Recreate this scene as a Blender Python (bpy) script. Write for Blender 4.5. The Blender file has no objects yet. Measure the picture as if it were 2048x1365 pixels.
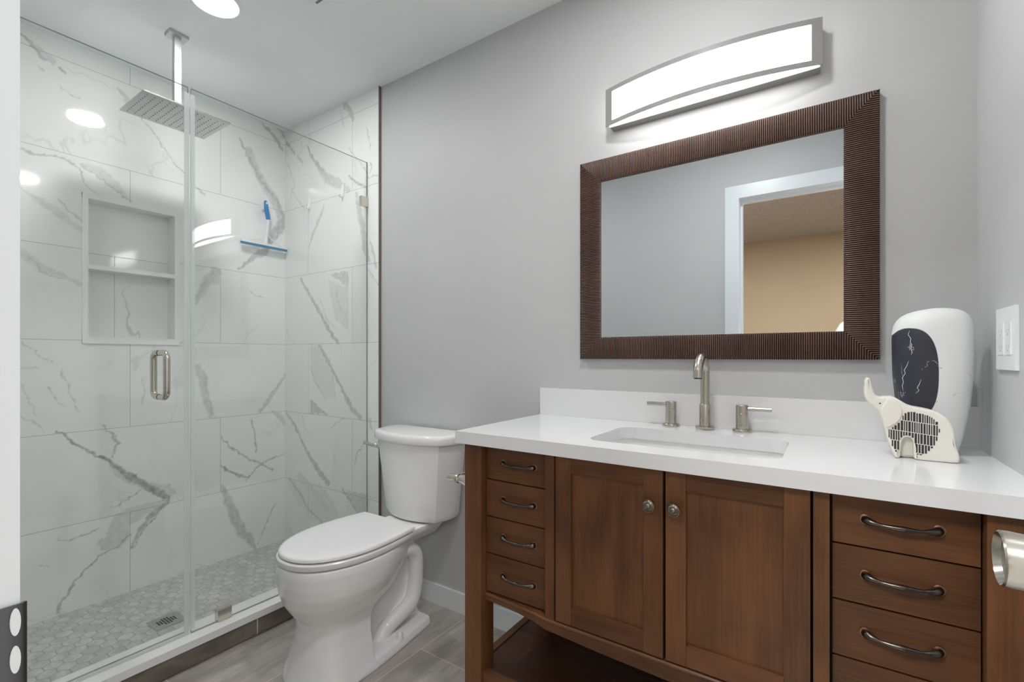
import bpy, bmesh, math, random
import numpy as np
from mathutils import Vector, Matrix
random.seed(7)
PI = math.pi
S = bpy.context.scene
COL = S.collection

# ------------------------------------------------------------------ camera, world, exposure
cam_data = bpy.data.cameras.new('camera')
cam_data.sensor_width = 36.0
cam_data.lens = 936.5 / 2048 * 36.0
cam_data.shift_y = (713.66 - 682.5) / 2048
cam_data.clip_start = 0.01
cam = bpy.data.objects.new('camera', cam_data)
cam.location = (0, -1.557, 1.1063)
cam.rotation_euler = (PI / 2, 0, 0.5941)
COL.objects.link(cam)
S.camera = cam
S.view_settings.view_transform = 'Standard'
S.view_settings.look = 'None'
S.view_settings.gamma = 1.0
S.view_settings.use_curve_mapping = False
S.view_settings.exposure = 1.45
W = bpy.data.worlds.new('world'); S.world = W; W.use_nodes = True
W.node_tree.nodes['Background'].inputs[0].default_value = (0.8, 0.85, 0.9, 1)
W.node_tree.nodes['Background'].inputs[1].default_value = 0.3
L_VANITY, L_DOWN, L_SHOWER, L_BED_FILL = 4.6, 66.0, 58.0, 36.0
try:
    S.cycles.max_bounces = 14
    S.cycles.transparent_max_bounces = 24
    S.cycles.sample_clamp_indirect = 6.0
    S.cycles.blur_glossy = 0.3
except Exception:
    pass

# ------------------------------------------------------------------ material helpers
def lin(c):
    return tuple((x / 255 / 12.92) if x / 255 <= .04045 else ((x / 255 + .055) / 1.055) ** 2.4 for x in c)

def base_mat(name, col=(200, 200, 200), rough=.5, metal=0.0, spec=.5, **kw):
    m = bpy.data.materials.new(name); m.use_nodes = True
    b = m.node_tree.nodes['Principled BSDF']
    b.inputs['Base Color'].default_value = (*lin(col), 1)
    b.inputs['Roughness'].default_value = rough
    b.inputs['Metallic'].default_value = metal
    b.inputs['Specular IOR Level'].default_value = spec
    for k, v in kw.items(): b.inputs[k].default_value = v
    return m

class G:                                            # small node-graph writer
    def __init__(s, m): s.m = m; s.t = m.node_tree; s.b = s.t.nodes.get('Principled BSDF')
    def n(s, typ, ins=None, **pr):
        x = s.t.nodes.new(typ)
        for k, v in pr.items(): setattr(x, k, v)
        for k, v in (ins or {}).items(): s.put(x.inputs[k], v)
        return x
    def put(s, sock, v):
        if isinstance(v, bpy.types.NodeSocket): s.t.links.new(v, sock)
        elif isinstance(v, bpy.types.Node): s.t.links.new(v.outputs[0], sock)
        else: sock.default_value = v
    def m1(s, op, a, b=0.0, c=0.0):
        return s.n('ShaderNodeMath', {0: a, 1: b, 2: c}, operation=op).outputs[0]
    def vm(s, op, a, b=(0, 0, 0)):
        x = s.n('ShaderNodeVectorMath', {0: a, 1: b}, operation=op)
        return x.outputs['Value'] if op in ('DOT_PRODUCT', 'LENGTH', 'DISTANCE') else x.outputs[0]
    def ss(s, v, a, b, lo=0.0, hi=1.0):             # smoothstep
        return s.n('ShaderNodeMapRange', {'Value': v, 'From Min': a, 'From Max': b, 'To Min': lo, 'To Max': hi}, interpolation_type='SMOOTHSTEP').outputs[0]
    def noise(s, vec, scale, detail=4, rough=.55, dist=0):
        return s.n('ShaderNodeTexNoise', {'Vector': vec, 'Scale': scale, 'Detail': detail, 'Roughness': rough, 'Distortion': dist}).outputs[0]
    def mix(s, f, a, b):
        x = s.n('ShaderNodeMix', data_type='RGBA')
        s.put(x.inputs[0], f); s.put(x.inputs[6], a); s.put(x.inputs[7], b)
        return x.outputs[2]
    def col(s, v): s.put(s.b.inputs['Base Color'], v)
    def rough(s, v): s.put(s.b.inputs['Roughness'], v)
    def bump(s, h, strength=.2, dist=.002):
        x = s.n('ShaderNodeBump', {'Height': h, 'Strength': strength, 'Distance': dist}); s.put(s.b.inputs['Normal'], x)

def c4(c): return (*lin(c), 1)
def pos(g): return g.n('ShaderNodeNewGeometry').outputs['Position']
def objc(g): return g.n('ShaderNodeTexCoord').outputs['Object']
def scaled(g, v, s): return g.vm('MULTIPLY', v, s)

def paint(name, col, amp=.008, rough=.55):
    m = base_mat(name, col, rough); g = G(m); p = pos(g)
    n = g.noise(p, 220, 2)
    f = g.ss(g.noise(p, 3, 3), .3, .7)
    d = tuple(int(x * (1 - amp)) for x in col)
    g.col(g.mix(f, c4(d), c4(col))); g.bump(n, .08, .0006)
    return m

def wood(name, a, b, axis='Z', rough=.36):
    m = base_mat(name, a, rough, spec=.35); g = G(m); p = objc(g)
    rnd = g.n('ShaderNodeObjectInfo').outputs['Random']
    off = g.n('ShaderNodeCombineXYZ', {0: g.m1('MULTIPLY', rnd, 7.3), 1: g.m1('MULTIPLY', rnd, 3.1), 2: g.m1('MULTIPLY', rnd, 5.7)})
    p = g.vm('ADD', p, off.outputs[0])
    st = {'Z': (1, 1, .12), 'X': (.12, 1, 1), 'Y': (1, .12, 1)}[axis]
    q = scaled(g, p, st)
    big = g.noise(q, 9, 5, .6, .6)
    fine = g.noise(scaled(g, p, {'Z': (1, 1, .03), 'X': (.03, 1, 1), 'Y': (1, .03, 1)}[axis]), 240, 3, .6)
    blot = g.noise(p, 6, 3)
    f = g.m1('ADD', g.m1('MULTIPLY', big, .55), g.m1('ADD', g.m1('MULTIPLY', fine, .25), g.m1('MULTIPLY', blot, .3)))
    g.col(g.mix(g.ss(f, .35, .72), c4(b), c4(a))); g.bump(fine, .05, .0005)
    g.rough(g.ss(big, .3, .7, rough - .05, rough + .08))
    return m

def brushed(name, col, rough=.28):
    m = base_mat(name, col, rough, 1.0); g = G(m)
    n = g.noise(scaled(g, objc(g), (1, 1, .15)), 500, 2)          # fine satin grain
    g.rough(g.ss(n, .3, .7, rough - .015, rough + .015))
    return m

def marble(name, axis, joint, use_attr, base=(240, 242, 241), k=.3):
    m = base_mat(name, base, .07, spec=.5); g = G(m)
    x = g.n('ShaderNodeSeparateXYZ', {0: pos(g)})
    u, z = x.outputs[axis], x.outputs[2]
    rr = g.m1('DIVIDE', g.m1('ADD', z, .005), .394)
    row = g.m1('FLOOR', rr); par = g.m1('FLOORED_MODULO', row, 2.0)
    uu = g.m1('DIVIDE', g.m1('SUBTRACT', g.m1('SUBTRACT', u, joint), g.m1('MULTIPLY', par, .3875)), .775)
    cid = g.m1('FLOOR', uu)
    fu = g.m1('MULTIPLY', g.m1('FRACT', uu), .775); fz = g.m1('MULTIPLY', g.m1('FRACT', rr), .394)
    e = g.m1('MINIMUM', g.m1('MINIMUM', fu, g.m1('SUBTRACT', .775, fu)), g.m1('MINIMUM', fz, g.m1('SUBTRACT', .394, fz)))
    wn = g.n('ShaderNodeTexWhiteNoise', {'Vector': g.n('ShaderNodeCombineXYZ', {0: row, 1: cid, 2: float(axis)}).outputs[0]}, noise_dimensions='3D')
    q = g.vm('ADD', g.n('ShaderNodeCombineXYZ', {0: g.m1('ADD', u, g.m1('MULTIPLY', z, .5)), 1: g.m1('MULTIPLY', g.m1('SUBTRACT', z, g.m1('MULTIPLY', u, .6)), .8), 2: 0.0}).outputs[0], scaled(g, wn.outputs['Color'], (30, 30, 30)))
    n1 = g.noise(q, 2.6, 4, .5, .3)
    thin = g.ss(g.m1('ABSOLUTE', g.m1('SUBTRACT', n1, .5)), 0.0, .010, 1.0, 0.0)
    mask = g.ss(g.noise(q, 2.3, 2), .5, .68)
    cloud = g.ss(g.noise(q, 2.0, 4), .5, .85, 0, .12 if use_attr else .2)
    fine = g.m1('MULTIPLY', g.m1('MULTIPLY', thin, mask), .16 if use_attr else k)
    f = g.m1('MAXIMUM', fine, cloud)
    if use_attr:
        f = g.m1('MAXIMUM', f, g.n('ShaderNodeAttribute', attribute_name='vein').outputs['Fac'])
    c = g.mix(g.m1('MINIMUM', f, 1.0), c4(base), c4((106, 108, 105)))
    c = g.mix(g.ss(e, .0006, .0016, .75, 0.0), c, c4((150, 153, 150)))
    g.col(c); g.rough(g.ss(e, .0006, .0016, .5, .06))
    return m

def hextile(name):
    m = base_mat(name, (170, 172, 168), .32); g = G(m)
    x = g.n('ShaderNodeSeparateXYZ', {0: pos(g)})
    k = 1 / .051
    p = g.n('ShaderNodeCombineXYZ', {0: g.m1('MULTIPLY', x.outputs[1], k), 1: g.m1('MULTIPLY', x.outputs[0], k), 2: 0.0}).outputs[0]
    r, h = (1, 1.7320508, 1), (.5, .8660254, 0)
    def cell(v):
        w = g.n('ShaderNodeVectorMath', {0: v, 1: r}, operation='FLOOR')
        fl = g.vm('FLOOR', g.vm('DIVIDE', v, r)); md = g.vm('SUBTRACT', v, g.vm('MULTIPLY', fl, r))
        g.t.nodes.remove(w)
        return g.vm('SUBTRACT', md, h)
    a, b = cell(p), cell(g.vm('SUBTRACT', p, h))
    flat = lambda v: g.vm('MULTIPLY', v, (1, 1, 0))
    a, b = flat(a), flat(b)
    sel = g.m1('LESS_THAN', g.vm('LENGTH', a), g.vm('LENGTH', b))
    mx = g.n('ShaderNodeMix', data_type='VECTOR'); g.put(mx.inputs[0], sel); g.put(mx.inputs[4], b); g.put(mx.inputs[5], a)
    gv = mx.outputs[1]
    idv = g.vm('SUBTRACT', p, gv)
    idr = g.vm('FLOOR', g.vm('ADD', g.vm('MULTIPLY', idv, (2, 1.1547005, 0)), (.5, .5, .5)))
    av = g.vm('ABSOLUTE', gv)
    d = g.m1('MAXIMUM', g.vm('DOT_PRODUCT', av, (.5, .8660254, 0)), g.n('ShaderNodeSeparateXYZ', {0: av}).outputs[0])
    wn = g.n('ShaderNodeTexWhiteNoise', {'Vector': idr}, noise_dimensions='3D')
    q = g.vm('ADD', p, scaled(g, wn.outputs['Color'], (40, 40, 0)))
    n = g.noise(scaled(g, q, (1, .5, 1)), 1.3, 5, .6, .4)
    c = g.mix(g.ss(n, .35, .68), c4((180, 181, 177)), c4((212, 212, 208)))
    c = g.mix(g.m1('MULTIPLY', wn.outputs['Value'], .25), c, c4((160, 162, 158)))
    c = g.mix(g.ss(d, .455, .475), c, c4((156, 157, 153)))
    g.col(c); g.bump(g.ss(d, .45, .48, 1, 0), .2, .001)
    return m

def floortile(name, x0, wid, ln, dark=False):
    m = base_mat(name, (150, 145, 138), .38); g = G(m)
    x = g.n('ShaderNodeSeparateXYZ', {0: pos(g)})
    ru = g.m1('DIVIDE', g.m1('SUBTRACT', x.outputs[0], x0), wid); row = g.m1('FLOOR', ru)
    vv = g.m1('DIVIDE', g.m1('SUBTRACT', g.m1('ADD', x.outputs[1], .283), g.m1('MULTIPLY', g.m1('FLOORED_MODULO', row, 2.0), ln / 2)), ln)
    cid = g.m1('FLOOR', vv)
    fu = g.m1('MULTIPLY', g.m1('FRACT', ru), wid); fv = g.m1('MULTIPLY', g.m1('FRACT', vv), ln)
    e = g.m1('MINIMUM', g.m1('MINIMUM', fu, g.m1('SUBTRACT', wid, fu)), g.m1('MINIMUM', fv, g.m1('SUBTRACT', ln, fv)))
    wn = g.n('ShaderNodeTexWhiteNoise', {'Vector': g.n('ShaderNodeCombineXYZ', {0: row, 1: cid, 2: 2.0}).outputs[0]}, noise_dimensions='3D')
    q = g.vm('ADD', scaled(g, pos(g), (1, .28, 1)), scaled(g, wn.outputs['Color'], (20, 20, 0)))
    n = g.noise(q, 11, 6, .62, .3); n2 = g.noise(q, 55, 4, .6)
    f = g.m1('ADD', g.m1('MULTIPLY', n, .75), g.m1('MULTIPLY', n2, .25))
    c = g.mix(g.ss(f, .36, .66), c4((158, 152, 145)), c4((194, 189, 182)))
    c = g.mix(g.m1('MULTIPLY', wn.outputs['Value'], .25), c, c4((140, 134, 126)))
    c = g.mix(g.ss(e, .0013, .0022, 1, 0), c, c4((205, 200, 190)))
    g.col(c); g.bump(f, .06, .001)
    return m

def emit(name, col, strength):
    m = bpy.data.materials.new(name); m.use_nodes = True
    t = m.node_tree; t.nodes.clear()
    o = t.nodes.new('ShaderNodeOutputMaterial'); e = t.nodes.new('ShaderNodeEmission')
    e.inputs[0].default_value = (*col, 1); e.inputs[1].default_value = strength
    t.links.new(e.outputs[0], o.inputs[0])
    return m

def clear_glass(name, tint):
    m = bpy.data.materials.new(name); m.use_nodes = True
    t = m.node_tree; t.nodes.clear()
    o = t.nodes.new('ShaderNodeOutputMaterial')
    tr = t.nodes.new('ShaderNodeBsdfTransparent'); tr.inputs[0].default_value = (*tint, 1)
    gl = t.nodes.new('ShaderNodeBsdfGlossy'); gl.inputs['Roughness'].default_value = 0.0
    q = G(m); ge = t.nodes.new('ShaderNodeNewGeometry')   # reflectance of a thin pane, same from both sides
    cs_ = q.m1('ABSOLUTE', q.vm('DOT_PRODUCT', ge.outputs['Incoming'], ge.outputs['Normal']))
    fr = q.m1('ADD', .04, q.m1('MULTIPLY', .96, q.m1('POWER', q.m1('SUBTRACT', 1.0, cs_), 5.0)))
    mx = t.nodes.new('ShaderNodeMixShader')
    t.links.new(fr, mx.inputs[0]); t.links.new(tr.outputs[0], mx.inputs[1]); t.links.new(gl.outputs[0], mx.inputs[2])
    t.links.new(mx.outputs[0], o.inputs[0])
    return m

M = dict(
    wall=paint('wall_paint', (193, 194, 195)), ceil=paint('ceiling_paint', (238, 240, 241), .01, .7),
    white=base_mat('white_trim', (228, 231, 234), .32), casing=base_mat('casing_paint', (224, 229, 234), .3),
    marble_back=marble('marble_tile_back', 1, -.753, True), marble_side=marble('marble_tile_side', 0, -2.43, True),
    marble_plain=marble('marble_tile_plain', 0, -2.43, False), niche=marble('marble_tile_niche', 1, -.4, False, k=.3),
    quartz=base_mat('white_quartz', (238, 239, 240), .12), caps=base_mat('curb_cap', (242, 242, 241), .18), knobm=base_mat('aged_bronze_knob', (138, 127, 115), .26, 1.0),
    hexa=hextile('hex_mosaic'), floor=floortile('floor_tile', -1.276, .305, .61),
    ceramic=base_mat('white_ceramic', (236, 236, 236), .06, spec=.5), seat=base_mat('seat_plastic', (232, 232, 233), .2),
    wood_v=wood('walnut_stain_vertical', (117, 77, 46), (73, 46, 28), 'Z'), wood_h=wood('walnut_stain_across', (111, 72, 43), (70, 44, 27), 'X'),
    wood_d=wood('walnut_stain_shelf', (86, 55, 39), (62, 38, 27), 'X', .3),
    nickel=brushed('brushed_nickel', (190, 184, 175), .26), nickel2=brushed('satin_nickel', (205, 200, 190), .22), chrome=base_mat('chrome', (215, 216, 218), .08, 1.0),
    steel=brushed('brushed_steel', (190, 190, 190), .3), bronze=base_mat('oil_rubbed_bronze', (98, 91, 85), .27, 1.0), copper=base_mat('bronze_rim', (150, 118, 100), .35, 1.0),
    dark=base_mat('dark_recess', (30, 30, 30), .6), inner=base_mat('case_dark', (34, 23, 17), .6), rubber=base_mat('grey_rubber', (120, 122, 120), .6), slot=base_mat('slot_grey', (176, 177, 178), .6), trimmetal=base_mat('edge_trim', (128, 124, 112), .35, .6),
    mirror=base_mat('mirror_silver', (232, 236, 236), .0, 1.0), framew=None,
    glass=clear_glass('clear_glass', (.985, .993, .989)), gedge=base_mat('glass_edge', (150, 172, 165), .15, spec=.5),
    seal=None,
    diff=emit('lit_diffuser', (1, .995, .985), L_VANITY), down=emit('lit_downlight', (1, .993, .98), L_DOWN), down2=emit('lit_downlight_shower', (1, .993, .98), L_SHOWER),
    blue=base_mat('blue_plastic', (28, 124, 196), .35), blueblade=base_mat('blue_rubber', (62, 128, 168), .5), wplastic=base_mat('white_plastic', (236, 238, 240), .3),
    cream=base_mat('cream_ceramic', (231, 228, 218), .45), ink=base_mat('black_glaze', (44, 42, 44), .5),
    tan=paint('tan_paint', (172, 152, 123)), popcorn=base_mat('popcorn_ceiling', (196, 180, 168), .9), carpet=base_mat('beige_carpet', (150, 138, 122), .95),
    shade=base_mat('white_globe', (235, 238, 242), .5), doorw=base_mat('door_paint', (226, 228, 230), .35), gunmetal=base_mat('grey_metal', (96, 96, 98), .32, .85),
)
g = G(M['popcorn']); g.bump(g.noise(pos(g), 90, 4), 1.0, .012)
g.col(g.mix(g.ss(g.noise(pos(g), 120, 3), .35, .65), c4((166, 155, 149)), c4((204, 194, 188))))
M['frameg'] = base_mat('frame_groove_shade', (44, 32, 29), .5)  # shade of the grooves painted as a darker brown so the ribs stand out
M['vnickel'] = base_mat('light_frame_metal', (150, 149, 147), .34, .0, .12)
M['framew'] = wood('mirror_frame_wood', (118, 90, 78), (84, 62, 53), 'Z', .4)
g = G(M['quartz']); g.col(g.mix(g.ss(g.noise(pos(g), 300, 2), .62, .7, 0, .06), c4((226, 227, 228)), c4((200, 201, 201))))
def frosted(name, col, f):
    m = clear_glass(name, (.95, .965, .96)); t = m.node_tree; o = t.nodes['Material Output']; src = o.inputs[0].links[0].from_socket
    d = t.nodes.new('ShaderNodeBsdfDiffuse'); d.inputs[0].default_value = c4(col); x = t.nodes.new('ShaderNodeMixShader'); x.inputs[0].default_value = f
    t.links.new(src, x.inputs[1]); t.links.new(d.outputs[0], x.inputs[2]); t.links.new(x.outputs[0], o.inputs[0]); return m
M['seal'] = frosted('clear_seal', (240, 246, 245), .5)
# vase: white glaze with a dark oval patch on its front, fine crackle in it
m = base_mat('vase_glaze', (232, 233, 232), .45); M['vase'] = m; g = G(m); p = objc(g); x = g.n('ShaderNodeSeparateXYZ', {0: p})
px = g.m1('POWER', g.m1('DIVIDE', g.m1('ABSOLUTE', g.m1('ADD', x.outputs[0], .040)), .045), 2.5)
pz = g.m1('POWER', g.m1('DIVIDE', g.m1('ABSOLUTE', g.m1('SUBTRACT', g.m1('ADD', x.outputs[2], g.m1('MULTIPLY', x.outputs[0], .12)), .178)), .1), 2.6)
ins = g.m1('MULTIPLY', g.ss(g.m1('ADD', px, pz), .97, 1.03, 1, 0), g.m1('LESS_THAN', x.outputs[1], .012))
crk = g.m1('MULTIPLY', g.ss(g.m1('ABSOLUTE', g.m1('SUBTRACT', g.noise(scaled(g, p, (1, 1, .45)), 26, 5, .6), .5)), .0, .008, 1, 0), g.ss(g.noise(p, 30, 1), .56, .6))
speck = g.ss(g.noise(p, 70, 3), .70, .74, 0, .5)
cdark = g.mix(crk, c4((50, 52, 62)), c4((215, 216, 214)))
g.col(g.mix(ins, g.mix(speck, c4((230, 232, 232)), c4((150, 148, 144))), cdark))

# ------------------------------------------------------------------ mesh helpers (world coordinates in, local to the thing's base out)
def link(name, me, mat_, parent=None):
    o = bpy.data.objects.new(name, me)
    for q in (mat_ if isinstance(mat_, (list, tuple)) else [mat_]): me.materials.append(M[q] if isinstance(q, str) else q)
    if parent is not None:
        o.parent = parent
    COL.objects.link(o)
    return o

def wloc(o):
    v = Vector((0, 0, 0))
    while o is not None: v += o.location; o = o.parent
    return v

def obj(name, bm, mat_, parent=None, smooth=False, origin=None, bevel=0, seg=2):
    if bevel:
        es = [e for e in bm.edges if len(e.link_faces) == 2 and e.calc_face_angle(0) > .5]
        bmesh.ops.bevel(bm, geom=es, offset=bevel, segments=seg, affect='EDGES', profile=.7)
    off = wloc(parent) if parent is not None else Vector((0, 0, 0))
    if origin is None:
        o0 = Vector((0, 0, 0))
        if bm.verts:
            xs = [v.co for v in bm.verts]
            o0 = Vector(((min(v.x for v in xs) + max(v.x for v in xs)) / 2, (min(v.y for v in xs) + max(v.y for v in xs)) / 2, min(v.z for v in xs)))
    else: o0 = Vector(origin)
    bmesh.ops.recalc_face_normals(bm, faces=bm.faces)
    bmesh.ops.translate(bm, verts=bm.verts, vec=-o0)
    me = bpy.data.meshes.new(name); bm.to_mesh(me); bm.free()
    if smooth:
        me.polygons.foreach_set('use_smooth', [True] * len(me.polygons))
        if smooth != 'full': me.set_sharp_from_angle(angle=math.radians(40))
    o = link(name, me, mat_, parent)
    o.location = o0 - off
    return o

def box(bm, x0, x1, y0, y1, z0, z1, mi=0):
    x0, x1 = sorted((x0, x1)); y0, y1 = sorted((y0, y1)); z0, z1 = sorted((z0, z1))
    v = [bm.verts.new((x, y, z)) for x in (x0, x1) for y in (y0, y1) for z in (z0, z1)]
    for f in ((0, 1, 3, 2), (4, 6, 7, 5), (0, 4, 5, 1), (2, 3, 7, 6), (0, 2, 6, 4), (1, 5, 7, 3)):
        bm.faces.new([v[i] for i in f]).material_index = mi
    return v

def B(*a):
    bm = bmesh.new(); box(bm, *a); return bm

def loft(bm, rings, cap0=True, cap1=True, closed=True, mi=0):
    R = [[bm.verts.new(p) for p in r] for r in rings]; n = len(rings[0])
    for a, b in zip(R, R[1:]):
        for i in range(n if closed else n - 1):
            j = (i + 1) % n
            try: bm.faces.new((a[i], a[j], b[j], b[i])).material_index = mi
            except ValueError: pass
    if cap0: bm.faces.new(R[0]).material_index = mi
    if cap1: bm.faces.new(R[-1]).material_index = mi
    return R

def frame_for(t):
    t = t.normalized(); a = Vector((0, 0, 1)) if abs(t.z) < .9 else Vector((1, 0, 0))
    u = a.cross(t).normalized(); return u, t.cross(u)

def tube(bm, pts, rad, n=16, cap=True, mi=0, flat=1.0):
    pts = [Vector(p) for p in pts]; rings = []
    u = None
    for i, p in enumerate(pts):
        t = (pts[min(i + 1, len(pts) - 1)] - pts[max(i - 1, 0)]).normalized()
        if u is None: u, w = frame_for(t)
        else:
            u = (u - t * u.dot(t)).normalized(); w = t.cross(u)
        r = rad[i] if isinstance(rad, (list, tuple)) else rad
        rings.append([p + (u * math.cos(2 * PI * k / n) + w * math.sin(2 * PI * k / n) * flat) * r for k in range(n)])
    loft(bm, rings, cap, cap, mi=mi)

def lathe(bm, prof, org=(0, 0, 0), axis=(0, 0, 1), n=32, mi=0):
    org = Vector(org); ax = Vector(axis).normalized(); u, w = frame_for(ax)
    rings = [[org + ax * h + (u * math.cos(2 * PI * k / n) + w * math.sin(2 * PI * k / n)) * max(r, 1e-5) for k in range(n)] for r, h in prof]
    loft(bm, rings, True, True, mi=mi)

def arc(c, r, a0, a1, n, e1, e2):
    c = Vector(c); e1 = Vector(e1); e2 = Vector(e2)
    return [c + e1 * r * math.cos(a0 + (a1 - a0) * i / n) + e2 * r * math.sin(a0 + (a1 - a0) * i / n) for i in range(n + 1)]

def catmull(p, n=8):
    p = [Vector(q) for q in p]; out = []
    for i in range(len(p) - 1):
        a, b, c, d = p[max(i - 1, 0)], p[i], p[i + 1], p[min(i + 2, len(p) - 1)]
        for k in range(n):
            t = k / n
            out.append(.5 * ((2 * b) + (c - a) * t + (2 * a - 5 * b + 4 * c - d) * t * t + (3 * b - a - 3 * c + d) * t ** 3))
    return out + [p[-1]]

def thing(name, label, cat, loc, group=None, kind=None):
    o = bpy.data.objects.new(name, None); COL.objects.link(o); o.location = loc; o.empty_display_size = .05
    return tag(o, label, cat, group, kind)

def tag(o, label=None, cat=None, group=None, kind=None):
    if label: o['label'] = label
    if cat: o['category'] = cat
    if group: o['group'] = group
    if kind: o['kind'] = kind
    return o

def struct(name, bm, mat_, parent=None, **kw):
    o = obj(name, bm, mat_, parent, **kw)
    if parent is None: o['kind'] = 'structure'
    return o

def baked(o, mods):
    """run modifiers on o and keep the resulting mesh"""
    for typ, pr in mods:
        md = o.modifiers.new(typ, typ)
        for k, v in pr.items(): setattr(md, k, v)
    dg = bpy.context.evaluated_depsgraph_get(); dg.update()
    me = bpy.data.meshes.new_from_object(o.evaluated_get(dg))
    o.modifiers.clear(); o.data = me
    return o

# ------------------------------------------------------------------ dimensions
XR, XL = .296, -.910              # right wall; left end of the counter
XS = -2.669                       # shower back wall
XT = -1.837                       # where the tile on the vanity wall ends
XG = -1.925                       # glass line
YF = -1.50                        # doorway wall
ZC = 2.44
JL, JR = -.434, .222              # door jambs
HC = .8875                        # counter height
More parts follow.
